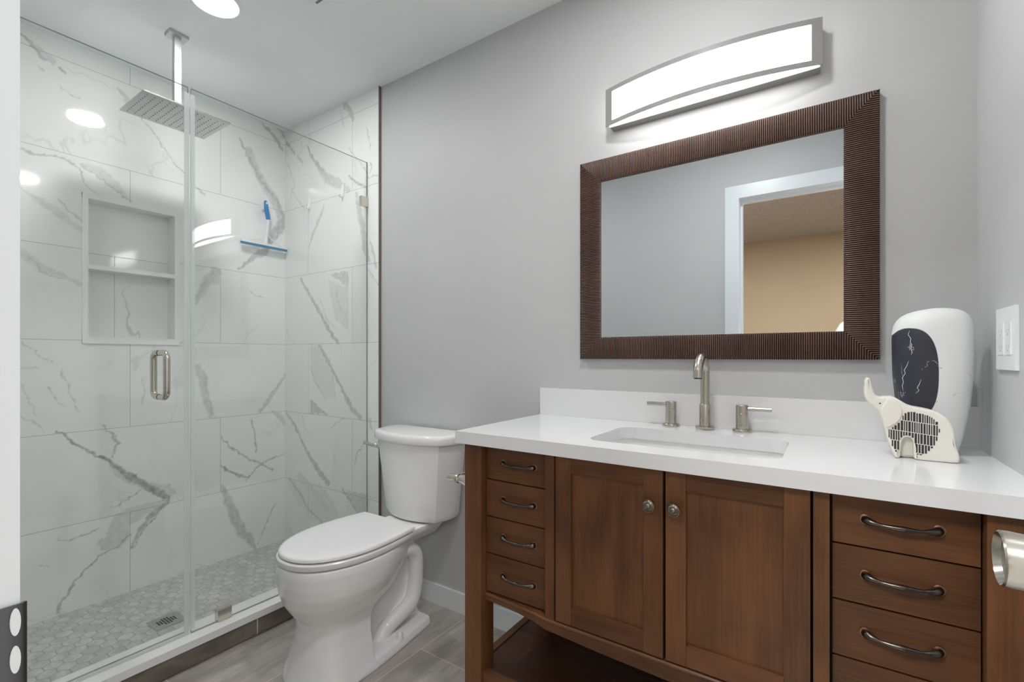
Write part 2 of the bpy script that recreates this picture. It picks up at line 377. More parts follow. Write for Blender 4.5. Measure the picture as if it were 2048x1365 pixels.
# veins of the shower tile: (strength, flat list of across, up, width), and soft grey patches (strength, outline)
BACK_VEINS=[(0.75,[-0.998,0.794,0.0063,-0.975,0.772,0.0106,-0.952,0.741,0.0128,-0.923,0.719,0.0129,-0.898,0.689,0.0131,-0.852,0.659,0.0133,-0.822,0.632,0.0157,-0.781,0.583,0.0251,-0.75,0.549,0.03,-0.696,0.502,0.0354,-0.646,0.455,0.0336,-0.605,0.413,0.0195]),(0.55,[-0.852,0.797,0.0044,-0.817,0.754,0.009,-0.799,0.718,0.0091,-0.812,0.675,0.0068,-0.817,0.642,0.0045]),(0.5,[-0.84,0.434,0.0045,-0.799,0.43,0.0091,-0.763,0.448,0.0069,-0.706,0.481,0.0047]),(0.55,[-0.605,0.401,0.0244,-0.676,0.343,0.0214,-0.725,0.287,0.0187,-0.75,0.218,0.0092]),(0.6,[-0.62,0.405,0.0073,-0.653,0.336,0.0072,-0.706,0.288,0.007,-0.738,0.222,0.0046]),(0.6,[-0.753,0.284,0.0069,-0.805,0.244,0.0068,-0.852,0.227,0.0067,-0.911,0.182,0.0087,-0.947,0.143,0.0085,-0.967,0.098,0.0085,-0.988,0.075,0.0105,-0.998,0.032,0.0084]),(0.45,[-0.998,0.334,0.0042,-0.96,0.324,0.0064,-0.919,0.337,0.0086,-0.861,0.345,0.0066]),(0.45,[-0.355,0.411,0.0213,-0.33,0.339,0.0375,-0.297,0.249,0.0488,-0.266,0.158,0.0548,-0.212,0.086,0.039,-0.185,0.026,0.0169]),(0.5,[-0.313,0.28,0.0081,-0.287,0.192,0.0082,-0.226,0.118,0.0083]),(0.4,[-0.07,0.258,0.0058,-0.1,0.194,0.0144,-0.129,0.13,0.0086,-0.171,0.044,0.0042]),(0.55,[-0.363,0.684,0.0053,-0.318,0.618,0.0081,-0.253,0.566,0.0082,-0.199,0.523,0.0112,-0.143,0.49,0.0114,-0.085,0.45,0.0087]),(0.5,[-0.003,0.529,0.0059,-0.085,0.514,0.0087,-0.157,0.493,0.0085,-0.221,0.436,0.0083,-0.239,0.412,0.0055]),(0.65,[-0.365,0.525,0.0106,-0.318,0.483,0.0135,-0.266,0.454,0.0164,-0.226,0.437,0.0111]),(0.5,[-0.204,0.748,0.0084,-0.185,0.667,0.0084,-0.177,0.567,0.0113]),(0.35,[-0.085,0.789,0.0145,-0.04,0.75,0.0353,-0.003,0.701,0.0238]),(0.32,[-0.474,1.052,0.0357,-0.451,1.0,0.0412,-0.44,0.909,0.0413,-0.411,0.803,0.0313]),(0.45,[-0.444,1.038,0.0052,-0.435,0.935,0.0078,-0.406,0.807,0.0078]),(0.4,[-0.01,0.993,0.0119,-0.07,0.913,0.0233,-0.114,0.844,0.0258,-0.157,0.796,0.0227]),(0.35,[-0.387,1.55,0.0526,-0.428,1.5,0.0467,-0.463,1.444,0.0308,-0.486,1.37,0.0153]),(0.4,[-0.435,1.491,0.0104,-0.468,1.436,0.0102]),(0.3,[-0.239,1.489,0.0041,-0.185,1.454,0.0056,-0.129,1.44,0.0043]),(0.5,[-0.271,2.305,0.0055,-0.234,2.237,0.0111,-0.199,2.179,0.0168,-0.151,2.105,0.0227,-0.1,2.054,0.0231,-0.052,2.01,0.0234,-0.022,1.938,0.0177]),(0.3,[-0.221,2.255,0.0444,-0.179,2.158,0.045,-0.134,2.087,0.0514,-0.085,2.03,0.058,-0.049,1.967,0.0527,-0.034,1.912,0.0412]),(0.5,[-0.003,1.928,0.0535,-0.04,1.866,0.0529,-0.085,1.798,0.0406,-0.134,1.702,0.04,-0.185,1.673,0.0337,-0.226,1.629,0.0194,-0.271,1.589,0.0137]),(0.5,[-0.157,1.689,0.0113,-0.212,1.646,0.0139,-0.266,1.595,0.011]),(0.5,[-0.163,2.446,0.0057,-0.114,2.415,0.0172,-0.055,2.366,0.0175,-0.022,2.322,0.0148]),(0.45,[-0.064,2.444,0.0087,-0.022,2.423,0.0118,-0.003,2.394,0.0178]),(0.3,[-0.801,2.319,0.0091,-0.776,2.304,0.0274,-0.75,2.274,0.0277]),(0.45,[-0.805,2.317,0.0045,-0.757,2.271,0.0092,-0.706,2.219,0.007,-0.646,2.16,0.0072,-0.605,2.095,0.0073,-0.574,2.052,0.0074,-0.53,2.024,0.0075]),(0.45,[-0.49,1.979,0.0076,-0.463,1.956,0.0154,-0.447,1.941,0.0129]),(0.5,[-1.119,2.394,0.0079,-1.101,2.393,0.01,-1.077,2.37,0.0121,-1.054,2.348,0.0163,-1.036,2.327,0.0164]),(0.25,[-1.058,2.366,0.0204,-1.036,2.348,0.0288,-1.014,2.33,0.0249]),(0.5,[-0.994,2.318,0.0084,-0.978,2.305,0.0084]),(0.3,[-1.058,2.289,0.0061,-1.039,2.284,0.0062]),(0.3,[-0.994,2.24,0.0042,-0.96,2.223,0.0064,-0.931,2.215,0.0043]),(0.22,[-0.978,2.319,0.0032,-0.919,2.324,0.0043,-0.861,2.324,0.0044,-0.79,2.308,0.0034]),(0.45,[-1.122,1.941,0.0059,-1.094,1.94,0.008,-1.073,1.927,0.0101,-1.044,1.93,0.0061,-1.006,1.943,0.0062,-0.96,1.938,0.0064,-0.927,1.911,0.0065,-0.919,1.87,0.0065,-0.886,1.826,0.0066,-0.852,1.809,0.0044]),(0.22,[-0.919,1.935,0.0216,-0.861,1.922,0.0398,-0.817,1.884,0.0495,-0.781,1.856,0.0319,-0.753,1.825,0.0138]),(0.45,[-0.931,1.942,0.0043,-0.878,1.905,0.0066,-0.817,1.862,0.0067,-0.753,1.823,0.0069]),(0.3,[-1.108,1.781,0.006,-1.065,1.753,0.0102,-1.029,1.733,0.0165]),(0.2,[-1.058,1.745,0.0285,-1.006,1.718,0.0375,-0.96,1.677,0.0297,-0.919,1.65,0.0216]),(0.35,[-0.991,1.764,0.0063,-0.967,1.728,0.0064,-0.919,1.686,0.0065]),(0.22,[-1.122,1.545,0.0277,-1.087,1.506,0.0362,-1.044,1.472,0.0328,-0.991,1.449,0.0252,-0.919,1.417,0.013]),(0.4,[-1.119,1.536,0.0059,-1.08,1.497,0.0081,-1.044,1.452,0.0061,-0.991,1.428,0.0042]),(0.35,[-1.112,1.169,0.004,-1.073,1.134,0.004,-1.018,1.083,0.0041]),(0.3,[-1.115,1.058,0.004,-1.051,1.063,0.0041]),(0.35,[-0.988,1.061,0.0042,-0.971,0.987,0.0063,-0.931,0.867,0.0043]),(0.4,[-1.024,0.979,0.0041,-1.009,0.937,0.0062,-0.983,0.893,0.0042]),(0.3,[-0.706,1.009,0.0035,-0.7,0.927,0.0071,-0.71,0.88,0.0047]),(0.35,[-1.105,0.87,0.004,-1.058,0.829,0.0061,-1.039,0.8,0.0041]),(0.3,[-1.122,1.044,0.0059,-1.065,0.87,0.0041]),(0.5,[-0.994,0.35,0.0042,-0.994,0.335,0.0042]),(0.3,[-1.051,0.256,0.0061,-1.026,0.236,0.0062])]
BACK_PATCHES=[(0.28,[-0.829,0.626,-0.799,0.548,-0.75,0.514,-0.676,0.462,-0.605,0.408,-0.569,0.429,-0.591,0.478,-0.646,0.498,-0.696,0.521,-0.75,0.56]),(0.26,[-0.805,0.398,-0.75,0.41,-0.62,0.412,-0.676,0.35,-0.7,0.362,-0.75,0.329,-0.757,0.267,-0.794,0.234,-0.852,0.244,-0.869,0.281,-0.84,0.316,-0.822,0.362]),(0.24,[-0.414,1.554,-0.368,1.553,-0.368,1.5,-0.416,1.475,-0.451,1.399,-0.474,1.422,-0.451,1.489]),(0.3,[-0.052,1.925,-0.003,1.943,-0.003,1.874,-0.04,1.851,-0.07,1.874])]
SIDE_VEINS=[(0.45,[-2.504,1.552,0.0143,-2.426,1.46,0.0197,-2.332,1.359,0.0221,-2.254,1.266,0.0244,-2.163,1.18,0.024]),(0.5,[-2.514,1.559,0.0057,-2.35,1.372,0.0083,-2.188,1.196,0.0107]),(0.35,[-2.18,1.463,0.0053,-2.154,1.382,0.008,-2.074,1.298,0.0052]),(0.3,[-2.322,1.42,0.0055,-2.254,1.306,0.0081,-2.18,1.25,0.0053]),(0.45,[-2.322,1.166,0.0248,-2.254,1.084,0.0244,-2.167,0.983,0.0186,-2.103,0.906,0.0236,-2.042,0.831,0.0311,-1.974,0.794,0.0204]),(0.5,[-2.332,1.166,0.0083,-2.18,0.996,0.008,-2.062,0.85,0.0104]),(0.35,[-2.412,1.038,0.0084,-2.346,0.95,0.0111,-2.268,0.871,0.0082]),(0.3,[-2.232,1.089,0.0054,-2.18,0.876,0.0053]),(0.45,[-2.653,0.777,0.0177,-2.554,0.697,0.0174,-2.489,0.617,0.0171,-2.407,0.533,0.0337,-2.322,0.468,0.0386,-2.246,0.417,0.038]),(0.5,[-2.642,0.769,0.0059,-2.475,0.61,0.0085,-2.277,0.428,0.0109]),(0.3,[-2.103,0.788,0.0053,-2.232,0.716,0.0081]),(0.35,[-1.954,0.664,0.0051,-1.997,0.616,0.0102,-2.029,0.548,0.0077]),(0.3,[-2.489,0.76,0.0114,-2.465,0.69,0.0085]),(0.4,[-2.616,0.384,0.0235,-2.524,0.325,0.023,-2.416,0.239,0.0169,-2.3,0.197,0.011]),(0.45,[-2.12,0.404,0.0158,-2.062,0.361,0.0182,-1.997,0.301,0.0154]),(0.2,[-2.514,0.413,0.0574,-2.369,0.351,0.0613,-2.254,0.274,0.0435]),(0.3,[-2.322,0.4,0.0083,-2.21,0.309,0.0081,-2.145,0.228,0.0053]),(0.35,[-2.103,2.429,0.0368,-2.062,2.385,0.0364,-2.033,2.335,0.0207]),(0.3,[-2.145,2.428,0.0053,-2.112,2.313,0.0053]),(0.5,[-2.445,2.305,0.0085,-2.407,2.239,0.0168,-2.346,2.169,0.0249,-2.3,2.131,0.0165]),(0.32,[-2.332,2.152,0.0332,-2.254,2.072,0.0598,-2.167,2.03,0.0533,-2.074,1.977,0.0313]),(0.5,[-2.074,2.05,0.0104,-2.013,2.003,0.0154,-1.95,1.972,0.0127,-1.923,1.941,0.0101]),(0.45,[-2.653,2.373,0.0236,-2.616,2.343,0.0205,-2.565,2.283,0.0116]),(0.3,[-2.539,2.271,0.0087,-2.489,2.217,0.0086]),(0.35,[-2.286,1.937,0.0109,-2.322,1.874,0.0165,-2.392,1.788,0.0196,-2.426,1.723,0.0085]),(0.33,[-2.009,1.943,0.0206,-1.989,1.857,0.0358,-1.962,1.764,0.0407,-1.942,1.672,0.0405,-1.919,1.593,0.0302]),(0.4,[-2.013,1.934,0.0051,-1.95,1.724,0.0101]),(0.35,[-2.074,2.193,0.0052,-1.923,2.035,0.0076]),(0.4,[-1.935,2.277,0.0051,-1.915,2.221,0.0101,-1.896,2.141,0.005]),(0.4,[-1.893,2.078,0.0075,-1.896,2.029,0.0075]),(0.4,[-1.923,2.009,0.0076,-1.84,2.004,0.0074]),(0.4,[-1.915,1.543,0.0075,-1.874,1.501,0.0075,-1.84,1.456,0.0049]),(0.35,[-1.904,1.692,0.0075,-1.874,1.613,0.0199,-1.859,1.549,0.0198]),(0.3,[-1.904,0.79,0.0201,-1.893,0.74,0.015]),(0.25,[-2.632,2.235,0.0088,-2.565,2.103,0.0087,-2.616,2.026,0.0059]),(0.3,[-2.616,2.099,0.0059,-2.465,1.941,0.0085]),(0.3,[-1.885,0.292,0.0075,-1.829,0.229,0.0074])]
SIDE_PATCHES=[(0.35,[-2.232,1.554,-2.074,1.554,-2.074,1.465]),(0.42,[-2.412,0.869,-2.412,0.788,-2.246,0.791]),(0.14,[-2.407,1.167,-2.322,1.171,-2.197,1.009,-2.18,0.889,-2.277,0.884,-2.407,1.032]),(0.16,[-2.254,1.524,-2.074,1.468,-2.074,1.246,-2.188,1.303]),(0.3,[-2.137,0.402,-1.923,0.41,-1.923,0.284,-2.001,0.308,-2.062,0.348]),(0.12,[-2.658,0.392,-2.322,0.4,-2.21,0.336,-2.103,0.223,-2.416,0.188,-2.59,0.3])]
# ------------------------------------------------------------------ room shell
struct('floor', B(XG + .03, XR + .12, YF - .115, .12, -.08, 0), 'floor')
struct('ceiling', B(XS - .15, XR + .12, YF - .115, .12, ZC, ZC + .1), 'ceil')
struct('wall_back', B(XT, XR + .12, 0, .12, -.05, ZC), 'wall')
struct('wall_right', B(XR, XR + .12, YF - .115, 0, -.05, ZC), 'wall')
bm = bmesh.new()
box(bm, XG - .03, JL - .02, YF - .115, YF, -.05, ZC); box(bm, JR + .02, XR, YF - .115, YF, -.05, ZC); box(bm, JL - .02, JR + .02, YF - .115, YF, 2.06, ZC)
struct('wall_front', bm, 'wall')
struct('wall_shower_front', B(XS, XG - .03, YF - .115, YF, -.05, ZC), 'marble_plain')

def vnoise(a, b, f, s):
    return (np.sin(f * a + 1.7 * np.sin(f * .63 * b + s)) * np.sin(f * 1.21 * b + 1.3 * np.sin(f * .8 * a + 2 * s)) + .5 * np.sin(2.3 * f * a + s * 3 + 1.1 * np.sin(1.9 * f * b)))

def vein_field(U, Z, veins, patches):
    a = U + .0045 * vnoise(U, Z, 60, .3) + .0022 * vnoise(U, Z, 190, 1.1); b = Z + .0045 * vnoise(Z, U, 57, 2.2) + .0022 * vnoise(Z, U, 170, .7)
    tex = .78 + .16 * vnoise(U, Z, 85, 4.0); out = np.zeros_like(U)
    for dk, flat in veins:
        P = np.array(flat).reshape(-1, 3)
        for (x0, z0, w0), (x1, z1, w1) in zip(P, P[1:]):
            pad = max(w0, w1) + .02
            m_ = (U > min(x0, x1) - pad) & (U < max(x0, x1) + pad) & (Z > min(z0, z1) - pad) & (Z < max(z0, z1) + pad)
            if not m_.any(): continue
            A, C = a[m_], b[m_]; dx, dz = x1 - x0, z1 - z0; L2 = dx * dx + dz * dz + 1e-9
            t = np.clip(((A - x0) * dx + (C - z0) * dz) / L2, 0, 1)
            d = np.hypot(A - x0 - t * dx, C - z0 - t * dz); w = np.maximum((w0 + (w1 - w0) * t) * .5, .0022)
            k = np.clip((1.25 - d / w) / .6, 0, 1); k = k * k * (3 - 2 * k)
            out[m_] = np.maximum(out[m_], dk * k * tex[m_])
    for dk, flat in patches:
        P = np.array(flat).reshape(-1, 2); ins = np.zeros(U.shape, bool)
        for (x0, z0), (x1, z1) in zip(P, np.roll(P, -1, 0)):
            c = ((z0 > b) != (z1 > b)) & (a < (x1 - x0) * (b - z0) / (z1 - z0 + 1e-12) + x0); ins ^= c
        out = np.where(ins, np.maximum(out, dk * tex), out)
    return out

def veined_wall(name, mat_, u0, u1, z0, z1, place, veins, patches, hole=None, step=.004, backing=None):
    us = list(np.arange(u0, u1, step)) + [u1]; zs = list(np.arange(z0, z1, step)) + [z1]
    if hole:                                          # snap grid lines to the opening
        for h in hole[:2]: us[int(np.argmin(np.abs(np.array(us) - h)))] = h
        for h in hole[2:]: zs[int(np.argmin(np.abs(np.array(zs) - h)))] = h
    us, zs = np.array(us), np.array(zs); nu, nz = len(us), len(zs)
    U, Z = np.meshgrid(us, zs); f = vein_field(U, Z, veins, patches).ravel()
    co = place(U.ravel(), Z.ravel())
    i, j = np.meshgrid(np.arange(nu - 1), np.arange(nz - 1)); i = i.ravel(); j = j.ravel()
    if hole:
        cu = (us[i] + us[i + 1]) / 2; cz = (zs[j] + zs[j + 1]) / 2
        keep = ~((cu > hole[0]) & (cu < hole[1]) & (cz > hole[2]) & (cz < hole[3])); i, j = i[keep], j[keep]
    q = np.stack([j * nu + i, j * nu + i + 1, (j + 1) * nu + i + 1, (j + 1) * nu + i], 1)
    nb = len(co); bv = []; bf = []
    for x0, x1, y0, y1, a0, a1 in backing or []:
        k = nb + len(bv)
        bv += [(x, y, z) for x in (x0, x1) for y in (y0, y1) for z in (a0, a1)]
        bf += [[k + t for t in fc] for fc in ((0, 1, 3, 2), (4, 6, 7, 5), (0, 4, 5, 1), (2, 3, 7, 6), (0, 2, 6, 4), (1, 5, 7, 3))]
    me = bpy.data.meshes.new(name); me.from_pydata(np.concatenate([co, np.array(bv)]) if bv else co, [], q.tolist() + bf)
    at = me.attributes.new('vein', 'FLOAT', 'POINT'); at.data.foreach_set('value', np.concatenate([f, np.zeros(len(bv))]).astype(np.float32))
    o = link(name, me, mat_); o['kind'] = 'structure'
    return o

NY0, NY1, NZ0, NZ1 = -.905, -.572, 1.183, 1.800     # niche opening
wl = veined_wall('wall_left', 'marble_back', YF, 0.0, 0.0, ZC, lambda u, z: np.stack([np.full_like(u, XS), u, z], 1), BACK_VEINS, BACK_PATCHES, (NY0, NY1, NZ0, NZ1),
    backing=[(XS - .14, XS - .001, YF - .115, NY0, -.05, ZC), (XS - .14, XS - .001, NY1, .12, -.05, ZC), (XS - .14, XS - .001, NY0, NY1, -.05, NZ0), (XS - .14, XS - .001, NY0, NY1, NZ1, ZC), (XS - .14, XS - .085, NY0, NY1, NZ0, NZ1)])
obj('niche_panel', B(XS - .084, XS - .08, NY0, NY1, NZ0, NZ1), 'niche', wl)
bm = bmesh.new(); t_ = .016
box(bm, XS - .08, XS + .004, NY0 - t_, NY0 + .004, NZ0 - t_, NZ1 + t_); box(bm, XS - .08, XS + .004, NY1 - .004, NY1 + t_, NZ0 - t_, NZ1 + t_)
box(bm, XS - .08, XS + .005, NY0 - t_, NY1 + t_, NZ1 - .004, NZ1 + t_); box(bm, XS - .08, XS + .006, NY0 - t_, NY1 + t_, NZ0 - t_ - .004, NZ0 + .008)
obj('niche_frame', bm, 'caps', wl)
obj('niche_shelf', B(XS - .08, XS + .006, NY0, NY1, 1.490, 1.510), 'caps', wl)
ws = veined_wall('wall_shower_back', 'marble_side', XS, XT, 0.0, ZC, lambda u, z: np.stack([u, np.full_like(u, -.011), z], 1), SIDE_VEINS, SIDE_PATCHES,
    backing=[(XS, XT, -.0105, .12, -.05, ZC)])
struct('trim_1', B(XT, XT + .005, -.013, 0, 0, ZC), 'trimmetal')
struct('floor_shower', B(XS, XG - .06, YF, -.011, -.08, .022), 'hexa')
# kerb of the shower: tiled face, white cap
M['curbbase'] = base_mat('curb_joint', (70, 66, 60), .6)
M['curbtile'] = base_mat('curb_tile', (124, 116, 104), .3); g = G(M['curbtile'])
g.col(g.mix(g.ss(g.noise(scaled(g, pos(g), (1, .4, 1)), 16, 5, .6), .35, .68), c4((104, 97, 87)), c4((136, 128, 117))))
cu = struct('shower_curb', B(XG - .055, -1.885, YF, -.0, 0, .071), 'curbbase'); cu['label'] = 'low shower curb with brown tiled face and white cap'
cb = bmesh.new(); box(cb, XG - .07, -1.868, YF, -.011, .071, .098); obj('curb_cap', cb, 'caps', cu, bevel=.003)
cb = bmesh.new(); box(cb, -1.885, -1.876, YF, -.585, .004, .070); box(cb, -1.885, -1.876, -.581, -.013, .004, .070)
obj('curb_tile', cb, 'curbtile', cu, bevel=.001)
cb = bmesh.new(); box(cb, -1.885, -1.8775, -.585, -.581, .004, .069); obj('curb_grout', cb, M['wplastic'], cu)
# baseboards
def skirting(name, x0, x1, y0, y1): return struct(name, B(x0, x1, y0, y1, 0, .085), 'white', bevel=.004)
skirting('baseboard_back', XT + .006, XR, -.013, 0); skirting('baseboard_right', XR - .013, XR, -.86, -.013)
skirting('baseboard_front', XG + .06, JL - .077, YF, YF + .013)
# doorway: jamb and casing as one trim each
bm = bmesh.new()
for y0, y1 in ((YF, YF + .016), (YF - .131, YF - .115)):
    box(bm, JL - .075, JL, y0, y1, 0, 2.11); box(bm, JL, JR, y0, y1, 2.035, 2.11)
    if y0 < -1.55: box(bm, JR, JR + .070, y0, y1, 0, 2.11)
    else: box(bm, JR, JR + .070, y0, y1, 0, 2.11)
cs = struct('trim_2', bm, 'casing', bevel=.003)
bm = bmesh.new(); box(bm, JL - .02, JL, YF - .115, YF, 0, 2.055); box(bm, JR, JR + .02, YF - .115, YF, 0, 2.055); box(bm, JL, JR, YF - .115, YF, 2.035, 2.055)
jb = struct('trim_3', bm, 'casing')
bm = bmesh.new()                                     # stop bead half way through the jamb
box(bm, JL, JL + .011, YF - .085, YF - .05, 0, 2.024); box(bm, JR - .011, JR, YF - .085, YF - .05, 0, 2.024); box(bm, JL, JR, YF - .085, YF - .05, 2.024, 2.035)
obj('door_stop', bm, 'casing', jb)
# strike plate with a curved lip on the left jamb
sp = thing('strike_plate', 'grey metal door strike plate on the white jamb at the left edge', 'strike plate', (JL, YF - .02, .914))
bm = bmesh.new()
lip = [(JL + .0015, YF - .035), (JL + .0015, YF + .006), (JL + .0015, YF + .0150), (JL - .0005, YF + .0178)]
loft(bm, [[(x, y, .868), (x + .0016, y + .0012, .868), (x + .0016, y + .0012, .947), (x, y, .947)] for x, y in lip])
obj('plate', bm, 'gunmetal', sp, smooth=True)
for zc in (.9365, .9125):
    bm = bmesh.new(); loft(bm, [[(JL + .0032 + h, YF + .0133 + .0025 * math.cos(2 * PI * k / 20), zc + .0088 * math.sin(2 * PI * k / 20)) for k in range(20)] for h in (0, .0006)])
    obj('reflection_patch', bm, 'casing', sp)  # bright reflections on the plate, put in as white discs
# bathroom door, swung open along the right wall
DA = math.radians(91.0)
dr = struct('door_1', B(-.612, 0, -.035, 0, .012, 2.03), 'doorw', origin=(0, 0, 0), bevel=.002)
dr.location = (JR, YF + .004, 0); dr.rotation_euler = (0, 0, -DA)
dr['label'] = 'white interior door standing open at the right edge, only its knob in view'; dr['category'] = 'door'
bm = bmesh.new(); lathe(bm, [(.030, 0), (.030, .006), (.016, .009), (.014, .018), (.0165, .026), (.0215, .036), (.0245, .048), (.0255, .058), (.0252, .064), (.0238, .0655), (.0222, .0635), (.0195, .060), (.0, .058)], (-.552, -.035, .919), (0, -1, 0), 40)
kb = obj('door_knob', bm, 'nickel2', dr, smooth=True)
bm = bmesh.new(); lathe(bm, [(.030, 0), (.030, .006), (.016, .009), (.014, .018), (.0215, .03), (.0245, .04), (.022, .048), (0, .049)], (-.552, 0, .919), (0, 1, 0), 32)
kb2 = obj('door_knob', bm, 'nickel2', dr, smooth=True)
for k_ in (kb, kb2): k_.location = k_.location + Vector((JR, YF + .004, 0))   # parts were offset by the door's place; put them back on it
# the room beyond the doorway, seen in the mirror
BX0, BX1, BY0, BY1 = -2.2, 2.2, -4.57, YF - .115
struct('floor_bedroom', B(BX0, BX1, BY0, BY1, -.08, 0), 'carpet'); struct('ceiling_bedroom', B(BX0, BX1, BY0, BY1, ZC, ZC + .1), 'popcorn')
struct('wall_bedroom_front', B(BX0 - .1, BX1 + .1, BY0 - .1, BY0, -.05, ZC), 'tan'); struct('wall_bedroom_left', B(BX0 - .1, BX0, BY0, BY1, -.05, ZC), 'tan')
struct('wall_bedroom_right', B(BX1, BX1 + .1, BY0, BY1, -.05, ZC), 'tan')
bm = bmesh.new(); box(bm, XR + .12, BX1, BY1, BY1 + .1, -.05, ZC)
struct('wall_bedroom_back', bm, 'tan')
for lx, ly, sx_, sy_, en in ((-.72, -2.25, .6, .7, L_BED_FILL), (1.3, -3.4, 1.0, 1.0, L_BED_FILL * .5)):  # unseen fill lights, added to brighten the vanity fronts and the far room
    ld = bpy.data.lights.new('bedroom_fill', 'AREA'); ld.shape = 'RECTANGLE'; ld.size = sx_; ld.size_y = sy_; ld.energy = en; ld.color = (.98, .99, 1)
    lo = bpy.data.objects.new('bedroom_fill', ld); COL.objects.link(lo); lo.location = (lx, ly, 2.42)
gl = thing('globe_lamp', 'white globe lamp in the next room, reflected at the mirror\'s lower right corner', 'lamp', (.24, -3.9, 0))
bm = bmesh.new(); lathe(bm, [(.0, 1.06), (.06, 1.07), (.14, 1.13), (.19, 1.22), (.2, 1.28), (.19, 1.34), (.15, 1.42), (.08, 1.47), (0, 1.48)], (.24, -3.9, 0), n=40); obj('lamp_shade', bm, 'shade', gl, smooth='full')
bm = bmesh.new(); lathe(bm, [(.14, 0), (.14, .015), (.02, .03), (.012, .05), (.012, 1.08), (0, 1.08)], (.24, -3.9, 0)); obj('stand', bm, 'nickel', gl, smooth=True)

# ------------------------------------------------------------------ lamps of the room
def downlight(x, y, label, lamp='down'):
    t = thing('recessed_ceiling_light', label, 'ceiling light', (x, y, ZC - .008), 'recessed ceiling lights')
    bm = bmesh.new(); lathe(bm, [(.0, 0), (.075, 0), (.076, .0008), (.076, .0025), (0, .0025)], (x, y, ZC - .0032)); obj('diffuser', bm, lamp, t)
    bm = bmesh.new(); n = 40
    pr = [(.0765, 0), (.0765, -.0035), (.082, -.0045), (.09, -.003), (.092, 0)]
    loft(bm, [[(x + r * math.cos(2 * PI * k / n), y + r * math.sin(2 * PI * k / n), ZC - .0005 + h) for k in range(n)] for r, h in pr], False, False); obj('trim_ring', bm, 'white', t, smooth=True)
downlight(-1.910, -.722, 'round recessed ceiling light above the top of the shower glass', 'down2')
downlight(-.385, -.712, 'round recessed ceiling light above the vanity, seen only as a reflection in the shower')
vl = thing('vanity_light', 'long bowed bath light with lit white panel on the wall above the mirror', 'wall light', (-.318, 0, 1.89))
bm = bmesh.new(); box(bm, -.622, -.018, -.035, -.0005, 1.893, 2.018); obj('backplate', bm, 'vnickel', vl, bevel=.002)
def bow(x, dep): return -.04 - dep * (1 - ((x + .3225) / .312) ** 2)
N_ = 36; xs = [-.6345 + .622 * i / N_ for i in range(N_ + 1)]
bm = bmesh.new(); xi = [max(-.622, min(-.022, x)) for x in xs]
loft(bm, [[(x, -.0352, 1.895), (x, min(bow(x, .046) + .0015, -.036), 1.895), (x, min(bow(x, .046) + .0015, -.036), 2.019), (x, -.0352, 2.019)] for x in xi]); obj('diffuser', bm, 'diff', vl)
bm = bmesh.new()
def plate(a0, a1, z0, z1):
    q = [a0 + (a1 - a0) * i / N_ for i in range(N_ + 1)]
    loft(bm, [[(x, bow(x, .046), z0), (x, bow(x, .046) - .0025, z0), (x, bow(x, .046) - .0025, z1), (x, bow(x, .046), z1)] for x in q])
plate(-.6345, -.0125, 1.895, 1.910); plate(-.6345, -.0125, 2.008, 2.023); plate(-.6345, -.609, 1.910, 2.008); plate(-.038, -.0125, 1.910, 2.008)
loft(bm, [[(x, -.036, 2.0195), (x, bow(x, .046) + .001, 2.0195), (x, bow(x, .046) + .001, 2.0215), (x, -.036, 2.0215)] for x in xi])   # closed top
obj('frame', bm, 'vnickel', vl)
# exhaust grille in the ceiling, mostly out of frame
ex = thing('exhaust_fan', 'white square exhaust fan grille in the ceiling at the top edge', 'exhaust fan', (-1.48, -.61, ZC))
bm = bmesh.new(); bm2 = bmesh.new()
loft(bm, [[(-1.48 + sx * r, -.61 + sy * r, ZC - h) for sx, sy in ((-1, -1), (1, -1), (1, 1), (-1, 1))] for r, h in ((.142, .0005), (.142, .006), (.118, .016), (.115, .016))], True, True)
obj('cover', bm, 'ceil', ex, bevel=.002)
for i in range(9): box(bm2, -1.58, -1.38, -.70 + i * .022, -.692 + i * .022, ZC - .0175, ZC - .0155)
obj('grille_slots', bm2, 'rubber', ex)

# ------------------------------------------------------------------ shower fittings
GT = .004
def glass_panel(name, label, y0, y1, z0, z1):
    t = thing(name, label, 'glass panel' if 'door' not in name else 'glass door', (XG, (y0 + y1) / 2, z0))
    bm = B(XG - GT, XG + GT, y0, y1, z0, z1)
    for f in bm.faces: f.material_index = 0 if abs(f.normal.x) > .5 or True else 1
    bm.faces.ensure_lookup_table(); bm.normal_update()
    for f in bm.faces: f.material_index = 0 if abs(f.normal.x) > .5 else 1
    obj('pane', bm, ['glass', 'gedge'], t)
    return t
sd = glass_panel('shower_door', 'frameless hinged glass shower door with D-shaped pull handle', YF + .008, -.808, .112, 2.083)
bm = bmesh.new()
for sgn in (1, -1):
    x0, x1, r = XG + sgn * GT, XG + sgn * .056, .024
    pts = [(x0, -.893, 1.119)] + arc((x1 - sgn * r, -.893, 1.119 - r), r, PI / 2, 0, 8, (sgn, 0, 0), (0, 0, 1)) + arc((x1 - sgn * r, -.893, .966 + r), r, 0, -PI / 2, 8, (sgn, 0, 0), (0, 0, 1)) + [(x0, -.893, .966)]
    tube(bm, pts, .0104, 20)
obj('handle', bm, 'nickel2', sd, smooth=True)
for y0, y1 in ((-.8215, -.8045), (-.8025, -.787)):
    obj('clear_seal', B(XG + GT + .0003, XG + GT + .002, y0, y1, .112, 2.060), 'seal', sd)
obj('clear_seal', B(XG - .004, XG + .004, YF + .008, -.808, .0988, .112), 'seal', sd)
fp = glass_panel('fixed_shower_panel', 'fixed clear glass shower panel beside the toilet', -.798, -.0125, .1, 2.083)
